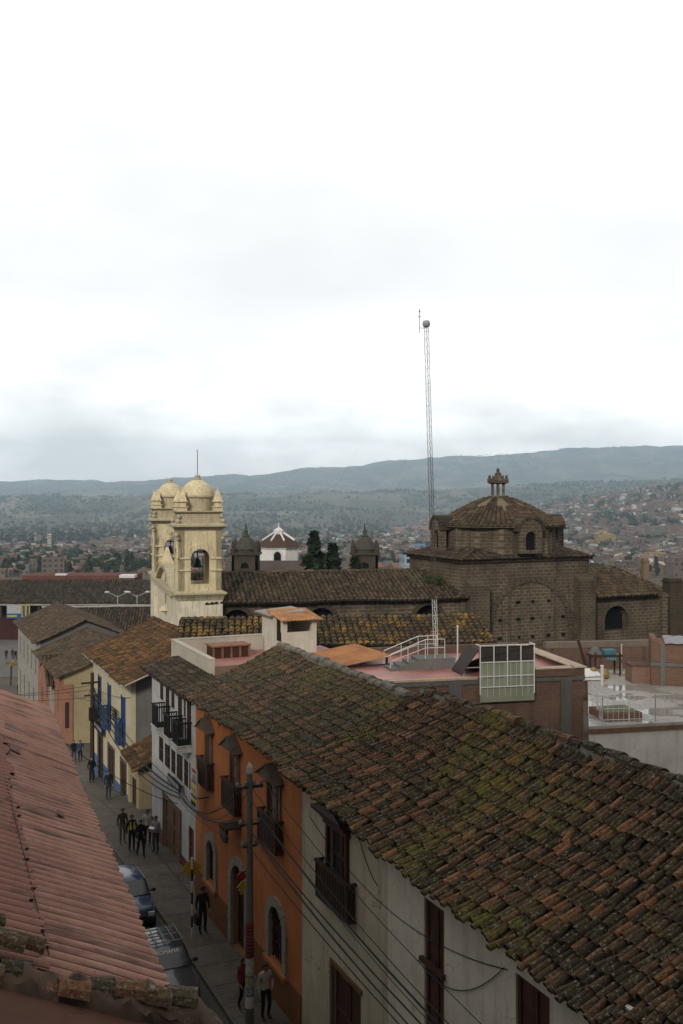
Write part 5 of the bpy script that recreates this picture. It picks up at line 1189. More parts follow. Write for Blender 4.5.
KINDS = [('brick_block_house', 'flat-roofed bare brick house in the valley town', TB[0], TR[0], 0, 6), ('brick_block_house', 'flat-roofed bare brick house in the valley town', TB[1], TR[0], 0, 9), ('brick_block_house', 'flat-roofed bare brick house in the valley town', TB[2], TR[1], 0, 6),
         ('adobe_house', 'brown adobe house with pitched tile roof in the valley town', TB[3], TR[1], 1, 4.5), ('adobe_house', 'brown adobe house with pitched tile roof in the valley town', TB[3], TR[2], 1, 6), ('grey_block_house', 'grey rendered flat-roofed house in the valley town', TB[4], TR[0], 0, 6.5),
         ('pale_block_house', 'whitewashed house in the valley town', TW, TR[0], 0, 6), ('pale_block_house', 'whitewashed house in the valley town', TW, TR[2], 1, 5), ('brick_block_house', 'flat-roofed bare brick house in the valley town', TB[0], TR[1], 0, 3.6), ('brick_block_house', 'flat-roofed bare brick house in the valley town', TB[1], TR[0], 0, 11.5)]
rng = random.Random(21); protos = []
for k, (nm, lb, wm, rm, pit, h) in enumerate(KINDS):
    mb = MB(); town_house(mb, 0, 0, 0, rng.uniform(8, 13), rng.uniform(7, 10), h, 0, rng, 0, 1, 2, True, pit)
    if not pit and rng.random() < .7: town_house(mb, rng.uniform(4, 6), rng.uniform(2, 4), 0, 6, 6, h * .65, 0, rng, 0, 1, 2, True, False)
    protos.append((nm, lb, mb.mesh(nm, [wm, rm, TWIN])))
WGT = [5, 5, 4, 4, 3, 3, 1.3, 1, 4, 1.6]
taken = []
def free(x, y, r):
    for a, b, q in taken:
        if (a - x) ** 2 + (b - y) ** 2 < (r + q) ** 2 * .55: return False
    taken.append((x, y, r)); return True
def place(kind, x, y, rz, sc_=1.0, label=None, group=None, cat='house'):
    nm, lb, me = kind; o = bpy.data.objects.new(nm, me); COL.objects.link(o); o.location = (x, y, land(x, y)); o.rotation_euler.z = rz; o.scale = (sc_, sc_, sc_)
    return tag(o, label or lb, cat, group or lb.replace('house', 'houses'))
n_h = 0; tries = 0
while n_h < 285 and tries < 9000:
    tries += 1
    y = 560 + 240 * rng.random() ** .9; x = rng.uniform(-.39, .4) * y
    if noise.noise(Vector((x / 90, y / 90, 5))) > .3 and x < .1 * y: continue
    if not free(x, y, 6.6): continue
    k = rng.choices(range(len(protos)), WGT)[0]; place(protos[k], x, y, rng.choice((0, PI/2)) + rng.uniform(.1, .5), rng.uniform(.75, 1.1)); n_h += 1
# single buildings that stand out
def special(name, label, wm, rm, x, y, w, d, h, rz=.15, pit=False, cat='building'):
    mb = MB(); town_house(mb, 0, 0, 0, w, d, h, 0, random.Random(int(abs(x))), 0, 1, 2, True, pit); o = mb.build(name, [wm, rm, TWIN], loc=(x, y, land(x, y)), rz=rz); tag(o, label, cat); taken.append((x, y, w * .5))
special('apartment_block', 'yellow four-storey block standing out on the right hillside town', TY, TR[0], 344, 1300, 24, 12, 17)
special('town_hall', 'ochre yellow house with balconies at the right edge, low in the town', TY, TR[0], 312, 1000, 22, 12, 11)
special('school', 'pale teal fronted building in the town right of the stone dome', TT, TR[0], 206, 1100, 22, 10, 9)
special('long_house', 'orange-yellow long house at the left edge of the town', TY, TR[2], -330, 1000, 26, 12, 8)
special('white_hall', 'wide white-roofed hall with blue side near the radio mast', wallm('blue', (.1, .22, .38)), TW, 96, 1300, 40, 20, 8, 0)
special('factory', 'long pale pink and white works far across the valley above the mast base', TP, TW, 205, 2600, 150, 40, 14, 0)
special('warehouse', 'long low white shed between trees above the nave', TW, TW, -130, 1350, 40, 12, 7, 0)
special('chapel_tower', 'slender cream bell tower far off at the left edge of town', wallm('palecream', (.42, .38, .28)), TW, -381, 1300, 4.6, 4.6, 24, 0, True, 'tower')
special('store', 'green-topped shop with pale yellow sign beside the right dark tower', TB[4], flat('town_green', (.25, .34, .2)), 28, 330, 7, 6, 9.5)
special('blue_house', 'pale blue four-storey house beside the stone church skirt', wallm('paleblue', (.3, .38, .46)), TR[0], 22.5, 330, 5, 8, 8.6)
# trees one can tell apart
tp = []
for s in range(4): m, tr = broad(40 + s, 9, 24, .75); m.mapped(lambda p: p, MB()); tp.append(('broad_tree', m, tr, LEAF_D if s % 2 else LEAF_G))
for s in range(3): m, tr = tall(60 + s, 11.5, 22, .6); tp.append(('eucalyptus_tree', m, tr, LEAF_D))
tpm = []
for nm, m, tr, lf in tp:
    b = len(m.v)
    for v in tr.v: m.v.append(v)
    for f in tr.f: m.f.append([k + b for k in f]); m.m.append(1)
    tpm.append((nm, m.mesh(nm, [lf, BARK])))
LBT = {'broad_tree': ('dark leafy tree among the houses of the valley town', 'leafy trees among the town houses'), 'eucalyptus_tree': ('tall narrow dark eucalyptus standing above the town roofs', 'tall eucalyptus trees above the town')}
def plant(x, y, s=1., k=None):
    nm, me = tpm[rng.choices(range(7), (3, 3, 3, 3, 1, 1, 1))[0] if k is None else k]; o = bpy.data.objects.new(nm, me); COL.objects.link(o); o.location = (x, y, land(x, y) - .3); o.rotation_euler.z = rng.uniform(0, 6.3); s *= rng.uniform(.75, 1.35); o.scale = (s * rng.uniform(.9, 1.2), s * rng.uniform(.9, 1.2), s)
    tag(o, LBT[nm][0], 'tree', LBT[nm][1])
n_t = 0; tries = 0
while n_t < 250 and tries < 9000:
    tries += 1
    y = 550 + 300 * rng.random() ** .9; x = rng.uniform(-.39, .4) * y
    dens = noise.noise(Vector((x / 90, y / 90, 5)))
    if not (dens > .2 and x < .1 * y) and rng.random() < .85: continue
    if not free(x, y, 3.2): continue
    plant(x, y); n_t += 1
# beyond those: masses nobody could count
far = MB(); mats = TB + [TW, TY, TP, TT] + TR + [TWIN]
rng = random.Random(5); cnt = 0
for _ in range(22000):
    y = 800 + 2700 * rng.random() ** 1.15; x = rng.uniform(-.4, .42) * y; t_ = x / y
    d = noise.noise(Vector((x / 230, y / 330, 9)))
    lim = .05 if t_ < .02 else .25
    if y > 2500 and (t_ < .08): continue
    if y > 1500 and t_ < -.05 and d > -.05: continue
    if d > lim and rng.random() < .7: continue
    wi = rng.choices(range(9), (6, 5, 5, 4, 3.5, 3, .7, .7, .3))[0]
    town_house(far, x, y, land(x, y), rng.uniform(7, 13), rng.uniform(7, 11), rng.choice((3.5, 5, 6, 8)), rng.choice((0, PI/2)) + rng.uniform(.1, .5), rng, wi, 9 + rng.choices((0, 1, 2), (4, 3, 2))[0], 12, y < 1500, rng.random() < .3); cnt += 1
    if cnt > 8500: break
tag(far.build('distant_town', mats, fix=False), 'mass of small brick and white houses covering the far valley and right hillside', 'town', kind='stuff')
wood = MB(); rng = random.Random(8); cnt = 0
for _ in range(26000):
    y = 850 + 3500 * rng.random() ** 1.2; x = rng.uniform(-.42, .42) * y; t_ = x / y
    d = noise.noise(Vector((x / 200, y / 300, 9)))
    if d < (-.05 if t_ < .05 else .12) and rng.random() < .8: continue
    h = rng.uniform(6, 13) * (1.3 if y > 1600 else 1); z = land(x, y)
    for q in range(3):
        leaves(wood, (x + rng.uniform(-3, 3), y + rng.uniform(-3, 3), z + h * rng.uniform(.35, .8)), h * .35, h * .3, 6 if y < 1800 else 4, h * .22, rng)
    cnt += 1
    if cnt > 4200: break
tag(wood.build('distant_trees', LEAF_D, fix=False), 'dark belts of far trees between the valley houses', 'trees', kind='stuff')
# scrub and hedges on the hills behind
sc2 = MB(); rng = random.Random(9)
for _ in range(9000):
    y = 4200 + 7600 * rng.random() ** 1.2; x = rng.uniform(-.42, .42) * y
    d = noise.noise(Vector((x / 500, y / 900, 2)))
    if d < .02 and rng.random() < .85: continue
    z = land(x, y); h = rng.uniform(8, 18)
    leaves(sc2, (x, y, z + h * .3), h * 1.1, h * .4, 5, h * .5, rng)
tag(sc2.build('hill_scrub', LEAF_D, fix=False), 'dark scrub and hedge lines scattered over the far hills', 'scrub', kind='stuff')

# ================================================================== people
SKIN = flat('skin', (.28, .15, .1), .6, .3, var=.1); HAIR = flat('hair', (.012, .01, .009), .6, .3); SHOE = flat('shoe', (.02, .017, .015), .5, .3)
def person_mesh(name, pose, cols):
    """one continuous skinned body, facing -y; pose gives the joint positions that differ"""
    J = dict(pel=(0, 0, .93), spi=(0, .0, 1.12), che=(0, .01, 1.32), nec=(0, .0, 1.46), hd0=(0, -.015, 1.535), hd1=(0, -.02, 1.6), hd2=(0, -.012, 1.67), nose=(0, -.105, 1.585),
             shL=(.17, .01, 1.385), elL=(.235, .03, 1.12), wrL=(.245, -.06, .88), shR=(-.17, .01, 1.385), elR=(-.235, .03, 1.12), wrR=(-.245, -.06, .88),
             hiL=(.085, 0, .88), knL=(.1, -.03, .49), anL=(.1, .02, .09), toL=(.115, -.15, .045), hiR=(-.085, 0, .88), knR=(-.1, -.03, .49), anR=(-.1, .02, .09), toR=(-.115, -.15, .045))
    J.update(pose)
    rad = dict(pel=.135, spi=.125, che=.145, nec=.06, hd0=.072, hd1=.09, hd2=.062, nose=.013, shL=.075, elL=.05, wrL=.033, hiL=.1, knL=.066, anL=.045, toL=.036)
    V, E, Rr = [], [], []; ix = {}
    def add(n, p, r): ix[n] = len(V); V.append(Vector(p)); Rr.append(r)
    for n in ('pel', 'spi', 'che', 'nec', 'hd0', 'hd1', 'hd2', 'nose', 'shL', 'elL', 'wrL', 'shR', 'elR', 'wrR', 'hiL', 'knL', 'anL', 'toL', 'hiR', 'knR', 'anR', 'toR'):
        add(n, J[n], rad.get(n, rad.get(n[:-1] + 'L', .05)))
    for a, b in (('pel', 'spi'), ('spi', 'che'), ('che', 'nec'), ('nec', 'hd0'), ('hd0', 'hd1'), ('hd1', 'hd2'), ('hd1', 'nose'), *[(p, q + s) if p in ('che', 'pel') else (p + s, q + s) for s in 'LR' for p, q in (('che', 'sh'), ('sh', 'el'), ('el', 'wr'), ('pel', 'hi'), ('hi', 'kn'), ('kn', 'an'), ('an', 'to'))]): E.append((ix[a], ix[b]))
    for s, sg in (('L', 1), ('R', -1)):
        d = (V[ix['wr' + s]] - V[ix['el' + s]]).normalized(); p0 = V[ix['wr' + s]] + d * .055; add('pm' + s, p0, .03); E.append((ix['wr' + s], ix['pm' + s]))
        for k, ln in enumerate((.07, .08, .075, .06)):
            o = Vector((-sg * .008, (k - 1.5) * .02, 0)); add(f'f{s}{k}', p0 + d * .045 + o, .0095); E.append((ix['pm' + s], ix[f'f{s}{k}'])); add(f'g{s}{k}', p0 + d * (.04 + ln) + o * 1.05 + Vector((-sg * .02, -.012, 0)), .008); E.append((ix[f'f{s}{k}'], ix[f'g{s}{k}']))
        add('th' + s, p0 + d * .01 + Vector((-sg * .01, -.042, 0)), .011); E.append((ix['pm' + s], ix['th' + s])); add('tt' + s, p0 + d * .05 + Vector((-sg * .018, -.055, 0)), .009); E.append((ix['th' + s], ix['tt' + s]))
    me = bpy.data.meshes.new(name); me.from_pydata(V, E, []); o = bpy.data.objects.new('t', me); COL.objects.link(o)
    sk = o.modifiers.new('s', 'SKIN'); sk.use_smooth_shade = True; sb = o.modifiers.new('u', 'SUBSURF'); sb.levels = 1; sb.render_levels = 1
    for k, r in enumerate(Rr): me.skin_vertices[0].data[k].radius = (r, r * (.74 if k in (0, 1, 2) else 1))
    me.skin_vertices[0].data[0].use_root = True
    dg = bpy.context.evaluated_depsgraph_get(); out = bpy.data.meshes.new_from_object(o.evaluated_get(dg)); out.name = name
    bpy.data.objects.remove(o); out.materials.clear()
    for c in (cols[0], cols[1], SKIN, SHOE): out.materials.append(c)
    def seg(p, a, b):
        a, b = Vector(J[a]), Vector(J[b]); t = max(0, min(1, (p - a).dot(b - a) / (b - a).length_squared)); return (p - a - (b - a) * t).length
    for f in out.polygons:
        p = f.center; f.use_smooth = True
        arm = min(min(seg(p, 'sh' + s, 'el' + s), seg(p, 'el' + s, 'wr' + s)) for s in 'LR'); leg = min(min(seg(p, 'hi' + s, 'kn' + s), seg(p, 'kn' + s, 'an' + s)) for s in 'LR')
        hand = min((p - Vector(J['wr' + s])).length for s in 'LR')
        if p.z > 1.475: i = 2
        elif min((p - Vector(J['wr' + s]) - (Vector(J['wr' + s]) - Vector(J['el' + s])).normalized() * .07).length for s in 'LR') < .085 : i = 2
        elif p.z < .085 or (p.z < .12 and min((p - Vector(J['to' + s])).length for s in 'LR') < .1): i = 3
        elif p.z < .95 and leg < arm + .02: i = 1
        else: i = 0
        f.material_index = i
    return out, J
def hair_mb(J, long=False, cap=None):
    mb = MB(); h = Vector(J['hd1']); rows = []
    for k in range(7):
        el = PI / 2 - (PI * .62) * k / 6; ring = []
        for j in range(14):
            an = 2 * PI * j / 14; front = -math.sin(an)
            e = el if front < .2 else max(el, .42 - .1 * (1 - front))
            ring.append(mb.P((h.x + math.cos(an) * math.cos(e) * .098, h.y + .006 + math.sin(an) * math.cos(e) * .105, h.z + .015 + math.sin(e) * .098)))
        rows.append(ring)
    for a, b in zip(rows, rows[1:]):
        for j in range(14): mb.f.append([a[j], b[j], b[(j+1) % 14], a[(j+1) % 14]]); mb.m.append(0)
    if long: mb.prism([(h.x - .08, h.y + .06, h.z), (h.x + .08, h.y + .06, h.z), (h.x + .065, h.y + .085, h.z - .3), (h.x - .065, h.y + .085, h.z - .3)], (0, .05, 0))
    return mb
PM = {}
WALK = dict(knL=(.1, -.14, .5), anL=(.1, -.17, .1), toL=(.11, -.33, .07), knR=(-.1, .02, .5), anR=(-.1, .2, .14), toR=(-.11, .06, .045), elL=(.24, .1, 1.14), wrL=(.23, .12, .9), elR=(-.24, -.02, 1.13), wrR=(-.23, -.16, .93))
STAND = {}
READ = dict(elL=(.23, -.02, 1.13), wrL=(.13, -.23, 1.12), elR=(-.23, -.02, 1.13), wrR=(-.13, -.23, 1.1), knR=(-.1, -.06, .5))
HIP = dict(elL=(.3, .06, 1.15), wrL=(.2, -.06, .97), knL=(.12, -.05, .49))
CL = {k: flat('cloth_' + k, c, .85, .1) for k, c in dict(white=(.34, .31, .28), dark=(.018, .018, .022), jean=(.03, .035, .055), black=(.012, .012, .014), maroon=(.14, .018, .03), yellow=(.5, .42, .03), brown=(.07, .045, .032), grey=(.17, .18, .2), blue=(.03, .05, .11), khaki=(.13, .1, .07)).items()}
def person(label, v, u, face, pose, top, leg, h=1.65, long=False, extra=None, z=None, xy=None, group=None):
    Yz = None
    if xy is None:
        p = W(v, u); zz = gz(v, u) + .15; rz = TH + face
    else: p = Vector(xy); zz = ground(p.y) + .06; rz = face
    t = thing('person', label, 'person', (p.x, p.y, zz), rz, group)
    key = (pose, top, leg)
    if key not in PM: PM[key] = person_mesh('body', dict(WALK=WALK, STAND=STAND, READ=READ, HIP=HIP)[pose], (CL[top], CL[leg]))
    me, J = PM[key]; b = bpy.data.objects.new('body', me); COL.objects.link(b); b.parent = t
    if (pose, long) not in PM: PM[(pose, long)] = hair_mb(J, long).mesh('hair', [HAIR])
    hr = bpy.data.objects.new('hair', PM[(pose, long)]); COL.objects.link(hr); hr.parent = t
    if 'eye' not in PM:
        e = MB()
        e.lathe([(0, -.012), (.01, -.006), (.012, 0), (.01, .006), (0, .012)], 6, (0, 0, 0)); PM['eye'] = e.mesh('eye', [M_BLACK])
    for s in (-1, 1): e = bpy.data.objects.new('eye', PM['eye']); COL.objects.link(e); e.parent = t; e.location = (J['hd1'][0] + s * .033, J['hd1'][1] - .08, J['hd1'][2] + .012)
    t.scale = (h / 1.735,) * 3
    if extra: extra(t, J)
    return t
def bagf(t, J):
    m = MB(); w = J['wrR']; m.box(w[0] - .05, w[1] - .17, w[2] - .5, w[0] + .06, w[1] + .17, w[2] - .2); m.tube([(w[0], w[1] - .1, w[2] - .2), (w[0], w[1], w[2] - .08), (w[0], w[1] + .1, w[2] - .2)], .012, 5)
    c = math.cos(t.rotation_euler.z); s = math.sin(t.rotation_euler.z)
    o = m.build('bag', M_BLACK, loc=t.location, rz=t.rotation_euler.z); tag(o, 'black bag held low by the man in black', 'bag')
def papf(t, J):
    m = MB(); m.prism([(-.14, -.36, 1.13), (.14, -.36, 1.13), (.14, -.26, 1.2), (-.14, -.26, 1.2)], (0, 0, .008))
    o = m.build('paper', M_WMETAL, loc=t.location, rz=t.rotation_euler.z); tag(o, 'white sheet of paper held by the person in grey', 'paper')
def vest(t, J):
    m = MB()
    for s in (-1, 1): m.prism([(s * .04, -.125, 1.05), (s * .13, -.115, 1.05), (s * .12, -.1, 1.38), (s * .06, -.1, 1.38)], (0, -.02, 0))
    m.build('vest_panel', CL['yellow'], t)
def capf(t, J):
    m = MB(); h = J['hd1']; m.lathe([(.102, .03), (.1, .08), (.07, .115), (0, .125)], 12, h); m.prism([(h[0] - .07, h[1] - .08, h[2] + .04), (h[0] + .07, h[1] - .08, h[2] + .04), (h[0] + .05, h[1] - .19, h[2] + .025), (h[0] - .05, h[1] - .19, h[2] + .025)], (0, 0, .015)); m.build('cap', M_BLACK, t)
person('man in pale shirt and dark trousers beside the utility pole', 9.85, 27.45, .15, 'HIP', 'white', 'dark', 1.66)
person('person in dark red jacket half hidden behind the utility pole', 9.45, 28.2, .2, 'WALK', 'maroon', 'dark', 1.6, True)
person('man in black clothes and cap walking by the orange house', 9.85, 34.0, .05, 'STAND', 'black', 'dark', 1.66, False, lambda t, J: (bagf(t, J), capf(t, J)))
person('person all in black walking at the front of the pavement group', 9.75, 43.3, .1, 'WALK', 'black', 'black', 1.66)
person('person in dark jacket with yellow front in the pavement group', 9.6, 44.4, .1, 'STAND', 'black', 'dark', 1.66, False, vest)
person('person in brown jacket at the kerb side of the pavement group', 9.5, 45.9, .1, 'STAND', 'brown', 'khaki', 1.64)
person('person in grey top reading a paper by the white house', 10.55, 43.8, -.9, 'READ', 'grey', 'jean', 1.64, False, papf)
person('person in white top facing the paper reader', 10.5, 45.2, -.3, 'HIP', 'white', 'dark', 1.64)
person('dark-clad person standing at the cream house doors', 11.0, 57.0, .2, 'STAND', 'dark', 'jean', 1.68)
person('dark figure standing beside the wooden pole', 11.2, 63.5, .2, 'HIP', 'black', 'dark', 1.68)
person('person in black at the crossing, left of a pair', 12.1, 76.0, .1, 'WALK', 'black', 'jean', 1.62)
person('person in blue-grey at the crossing, right of a pair', 12.5, 75.6, .2, 'HIP', 'blue', 'dark', 1.66)
for k, (x, y, f, c) in enumerate(((-39.2, 121, .3, 'black'), (-38.4, 121.4, .1, 'dark'), (-37.6, 120.8, .5, 'blue'), (-37.0, 122, .2, 'black'), (-39.9, 123, .2, 'grey'))):
    person('dark-clad walker in the far street below the grey-white house', 0, 0, f, ('WALK', 'STAND')[k % 2], c, 'dark', 1.68, xy=(x, y), group='walkers in the far street')
for k, (x, y, f, c) in enumerate(((-53.2, 158, .3, 'black'), (-52.4, 158.6, .1, 'dark'), (-51.4, 157, .5, 'black'), (-46, 152, .2, 'dark'))):
    person('tiny dark figure near the square at the street end', 0, 0, f, ('WALK', 'STAND')[k % 2], c, 'dark', 1.68, xy=(x, y), group='figures near the square')

# ================================================================== cars
TYRE = flat('tyre', (.012, .012, .012), .9); CHROME = flat('rim', (.35, .35, .36), .35, .5, .6); LAMP = flat('lamp_glass', (.45, .44, .38), .15, .6); TAIL = flat('tail_lamp', (.3, .02, .015), .25, .5); PLATE = flat('plate', (.5, .42, .06), .5)
def paint(n, c):
    m, t, b = nt(n, .25, .5); b.inputs['Base Color'].default_value = (*c, 1); b.inputs['Coat Weight'].default_value = .6; b.inputs['Coat Roughness'].default_value = .06; return m
def car(name, label, v, u, body, text=None, rack=False):
    """small five-door hatchback, front towards -y"""
    t = sthing(name, label, 'car', v, u, gz(v, u) + .03)
    ST_ = [(-1.66, .34, .5, .5, .56), (-1.62, .26, .62, .62, .66), (-1.5, .2, .72, .72, .69), (-1.0, .2, .84, .86, .71), (-.72, .2, .88, .9, .72), (-.2, .2, .9, 1.36, .72), (.1, .2, .9, 1.41, .72), (.9, .2, .91, 1.41, .72), (1.35, .2, .9, 1.36, .71), (1.58, .24, .88, .98, .7), (1.66, .34, .8, .82, .66)]
    mb = MB(); rows = []
    for y, z0, zb, zt, w in ST_:
        wt = w * (.78 if zt > zb + .2 else .93)
        pr = [(-w * .9, z0), (-w, z0 + .14), (-w * 1.01, (z0 + zb) / 2), (-w * .985, zb - .03), (-w * .95, zb), (-wt, zt - .04), (-wt * .86, zt), (0, zt + .025)]
        pr = pr + [(-a, b) for a, b in pr[-2::-1]]
        rows.append([mb.P((a, y, b)) for a, b in pr])
    for a, b in zip(rows, rows[1:]):
        for k in range(len(a) - 1): mb.f.append([a[k], a[k+1], b[k+1], b[k]]); mb.m.append(0)
        mb.f.append([a[-1], a[0], b[0], b[-1]]); mb.m.append(0)
    mb.f.append(rows[0]); mb.m.append(0); mb.f.append(rows[-1][::-1]); mb.m.append(0)
    mb.build('body', body, t, smooth=True)
    def pane(nm, pts, off, m=M_GLASS): 
        g = MB(); g.prism(pts, off, 0); return g.build(nm, m, t)
    ws = pane('windscreen', [(-.62, -.7, .935), (.62, -.7, .935), (.5, -.24, 1.33), (-.5, -.24, 1.33)], (0, -.02, .02))
    pane('rear_window', [(-.5, 1.39, 1.32), (.5, 1.39, 1.32), (.6, 1.57, 1.0), (-.6, 1.57, 1.0)], (0, .02, .015))
    for s in (-1, 1):
        for ya, yb, yc, yd in ((-.52, .3, .3, -.14), (.36, 1.15, 1.12, .36)):
            pane('side_window', [(s * .69, ya, .94), (s * .69, yb, .94), (s * .585, yc, 1.33), (s * .585, yd, 1.33)], (s * .018, 0, .0))
        d = MB(); d.box(s * .715, -.5, .28, s * .735, .32, .9); d.box(s * .735, .12, .78, s * .755, .26, .82, 1); d.build('door', [body, M_BLACK], t); d = MB(); d.box(s * .715, .35, .28, s * .735, 1.05, .9); d.box(s * .735, .88, .78, s * .755, 1.0, .82, 1); d.build('door', [body, M_BLACK], t)
        d = MB(); d.box(s * .38, -1.66, .52, s * .6, -1.6, .66); d.build('headlight', LAMP, t)
        d = MB(); d.box(s * .5, 1.62, .6, s * .64, 1.68, .82); d.build('tail_light', TAIL, t)
        d = MB(); d.lathe([(0, -.06), (.07, -.04), (.08, 0), (.06, .05), (0, .06)], 8, (s * .84, -.5, .99), 0, 0, 1.1, .6); d.tube([(s * .68, -.46, .95), (s * .82, -.49, .98)], .018, 5); d.build('wing_mirror', M_BLACK, t)
        for y in (-1.08, 1.12):
            w = MB(); pf = [(.12, -.09), (.25, -.09), (.275, -.05), (.275, .05), (.25, .09), (.12, .09)]; w2 = MB(); w2.lathe(pf, 18); w.mapped(lambda p: (s * .66 + p[2], y + p[0], .275 + p[1]), w2); wo = w.build('wheel', TYRE, t, smooth=True)
            w = MB(); w2 = MB(); w2.lathe([(.0, .05), (.05, .1), (.08, .08), (.15, .085), (.165, .07), (.165, .0)], 12); w.mapped(lambda p: (s * (.66 + p[2]), y + p[0], .275 + p[1]), w2); w.build('rim', CHROME, wo)
            w = MB(); w2 = MB(); w2.lathe([(.0, -.1), (.33, -.1), (.33, .045), (.0, .045)], 18); w.mapped(lambda p: (s * (.68 + p[2]), y + p[0], .3 + p[1]), w2); w.build('wheel_arch', M_DARK, t)
    d = MB(); d.box(-.64, -1.72, .3, .64, -1.6, .47); d.build('front_bumper', M_BLACK, t); d = MB(); d.box(-.64, 1.62, .3, .64, 1.73, .5); d.build('rear_bumper', M_BLACK, t)
    d = MB(); d.box(-.33, -1.665, .52, .33, -1.61, .63)
    for k in range(4): d.box(-.33, -1.672, .535 + k * .025, .33, -1.66, .545 + k * .025, 1)
    d.build('grille', [M_BLACK, CHROME], t)
    d = MB(); d.box(-.18, -1.735, .34, .18, -1.715, .44); d.build('number_plate', PLATE, t)
    for s in (-1, 1):
        d = MB(); d.tube([(s * .1, -.72, .94), (s * .42, -.5, 1.13)], .008, 4); d.build('wiper', M_BLACK, t)
    if rack:
        d = MB()
        for y in (-.05, .45, .95): d.box(-.56, y, 1.47, .56, y + .04, 1.5)
        for x in (-.54, -.27, 0, .27, .54): d.box(x - .015, -.12, 1.5, x + .015, 1.1, 1.53)
        for x in (-.54, .54):
            for y in (0, .95): d.box(x - .015, y, 1.38, x + .015, y + .04, 1.47)
        d.build('roof_rack', flat('rack_grey', (.13, .135, .14), .5, .4), t)
    if text:
        cu = bpy.data.curves.new('txt', 'FONT'); cu.body = text; cu.size = .17; cu.align_x = 'CENTER'; cu.extrude = .002; o = bpy.data.objects.new('tmp', cu); COL.objects.link(o)
        dg = bpy.context.evaluated_depsgraph_get(); me = bpy.data.meshes.new_from_object(o.evaluated_get(dg)); bpy.data.objects.remove(o)
        d = Vector((0, .46, .395)).normalized(); n = Vector((0, -d.z, d.y))
        for vtx in me.vertices: p = vtx.co.copy(); q = Vector((0, -.34, 1.245)) + Vector((1, 0, 0)) * p.x + d * p.y + n * (.026 + p.z); vtx.co = q
        me.materials.clear(); me.materials.append(flat('sticker_white', (.7, .7, .7), .6)); o = bpy.data.objects.new('windscreen_lettering', me); COL.objects.link(o); o.parent = ws
    return t
car('hatchback_car', 'dark grey small hatchback with roof rack and white lettering across its windscreen', 7.68, 30.7, paint('grey_paint', (.045, .05, .058)), 'ROMANA', True)
car('hatchback_car', 'dark blue small hatchback parked behind the grey one by the kerb', 7.86, 37.0, paint('blue_paint_car', (.012, .03, .09)))

# ================================================================== poles, signs, wires
def utility_pole():
    v, u = 9.24, 27.1; t = sthing('utility_pole', 'grey concrete utility pole with posters on its lower part and cable clamps', 'pole', v, u, .15)
    m = MB(); m.tube([(0, 0, -.2), (0, 0, 7.3)], .125, 12, 0, True, .085); m.build('shaft', plaster('pole_concrete', (.13, .122, .105), (.1, .09, .08), .5), t, smooth=True)
    m = MB(); m.lathe([(.1, 7.3), (.11, 7.34), (.09, 7.5), (.03, 7.6), (0, 7.62)], 10); m.build('cap', M_GREYW, t)
    m = MB(); m.box(-.4, -.05, 6.88, .4, .05, 6.96); m.box(-.3, -.04, 5.82, .3, .04, 5.88); m.box(-.22, -.04, 5.2, .22, .04, 5.25); m.build('crossarm', M_WOOD, t)
    for x, z in ((-.36, 6.96), (-.12, 6.96), (.12, 6.96), (.36, 6.96), (-.27, 5.88), (.27, 5.88), (-.2, 5.25), (.2, 5.25)):
        m = MB(); m.lathe([(.03, 0), (.06, .02), (.04, .05), (.06, .08), (.03, .12), (0, .13)], 8, (x, 0, z)); m.build('insulator', M_GREYP, t)
    m = MB(); m.lathe([(.122, 2.05), (.117, 3.05)], 16)
    o = m.build('red_wrap', flat('wrap_red', (.22, .03, .04), .8), t)
    d = MB()
    for k in range(9): d.lathe([(.125 - k * .0005, 2.1 + k * .1), (.125 - k * .0005, 2.14 + k * .1)], 16)
    d.build('wrap_stripe', flat('wrap_dark', (.03, .015, .02)), o)
    for z0, z1, c in ((1.55, 2.03, (.34, .33, .31)), (1.2, 1.5, (.3, .28, .2)), (1.0, 1.17, (.2, .25, .33)), (.62, .95, (.42, .4, .42))):
        m = MB(); m.lathe([(.13 - z0 * .004, z0), (.13 - z0 * .004 - .002, z1)], 16); m.build('poster', flat('poster_%d' % int(z0 * 100), c, .9, .1, 0, .4, 9), t)
utility_pole()
def wood_pole():
    v, u = 11.55, 65.2; t = sthing('wooden_pole', 'dark wooden utility pole tangled in cables by the cream house', 'pole', v, u, -3.4)
    m = MB(); m.tube([(0, 0, 0), (0, 0, 7.4)], .16, 8, 0, True, .11); m.build('shaft', M_WOOD, t); m = MB(); m.box(-.7, -.06, 6.7, .7, .06, 6.82); m.box(-.5, -.06, 5.9, .5, .06, 6.0); m.build('crossarm', M_WOOD, t)
    for k in range(6):
        m = MB(); a = .3 + k * .13; m.tube([(.12, 0, 6.4 - k * .2), (a, -.1, 5.8 - k * .25), (a * .7, .1, 5.2 - k * .2), (.1, 0, 5.6 - k * .2)], .02, 4); m.build('cable_loop', M_BLACK, t)
    m = MB(); m.box(-.25, -.4, 4.4, .25, -.12, 5.2); m.build('junction_box', M_BLACK, t)
wood_pole()
def wire(p, q, sag, r=.012, label=None, n=14, name='cable'):
    p, q = Vector(p), Vector(q); mb = MB(); pts = [p + (q - p) * k / n - Vector((0, 0, 4 * sag * (k / n) * (1 - k / n))) for k in range(n + 1)]
    mb.tube([tuple(x) for x in pts], r, 4); return tag(mb.build(name, M_BLACK), label, 'cable')
lab = ['thick black cable', 'second black cable', 'thin black cable', 'lower black cable']
A = lambda x, z: W(9.3 + x, 27.1, z + .15)
g1 = 'cables along the pale house front'
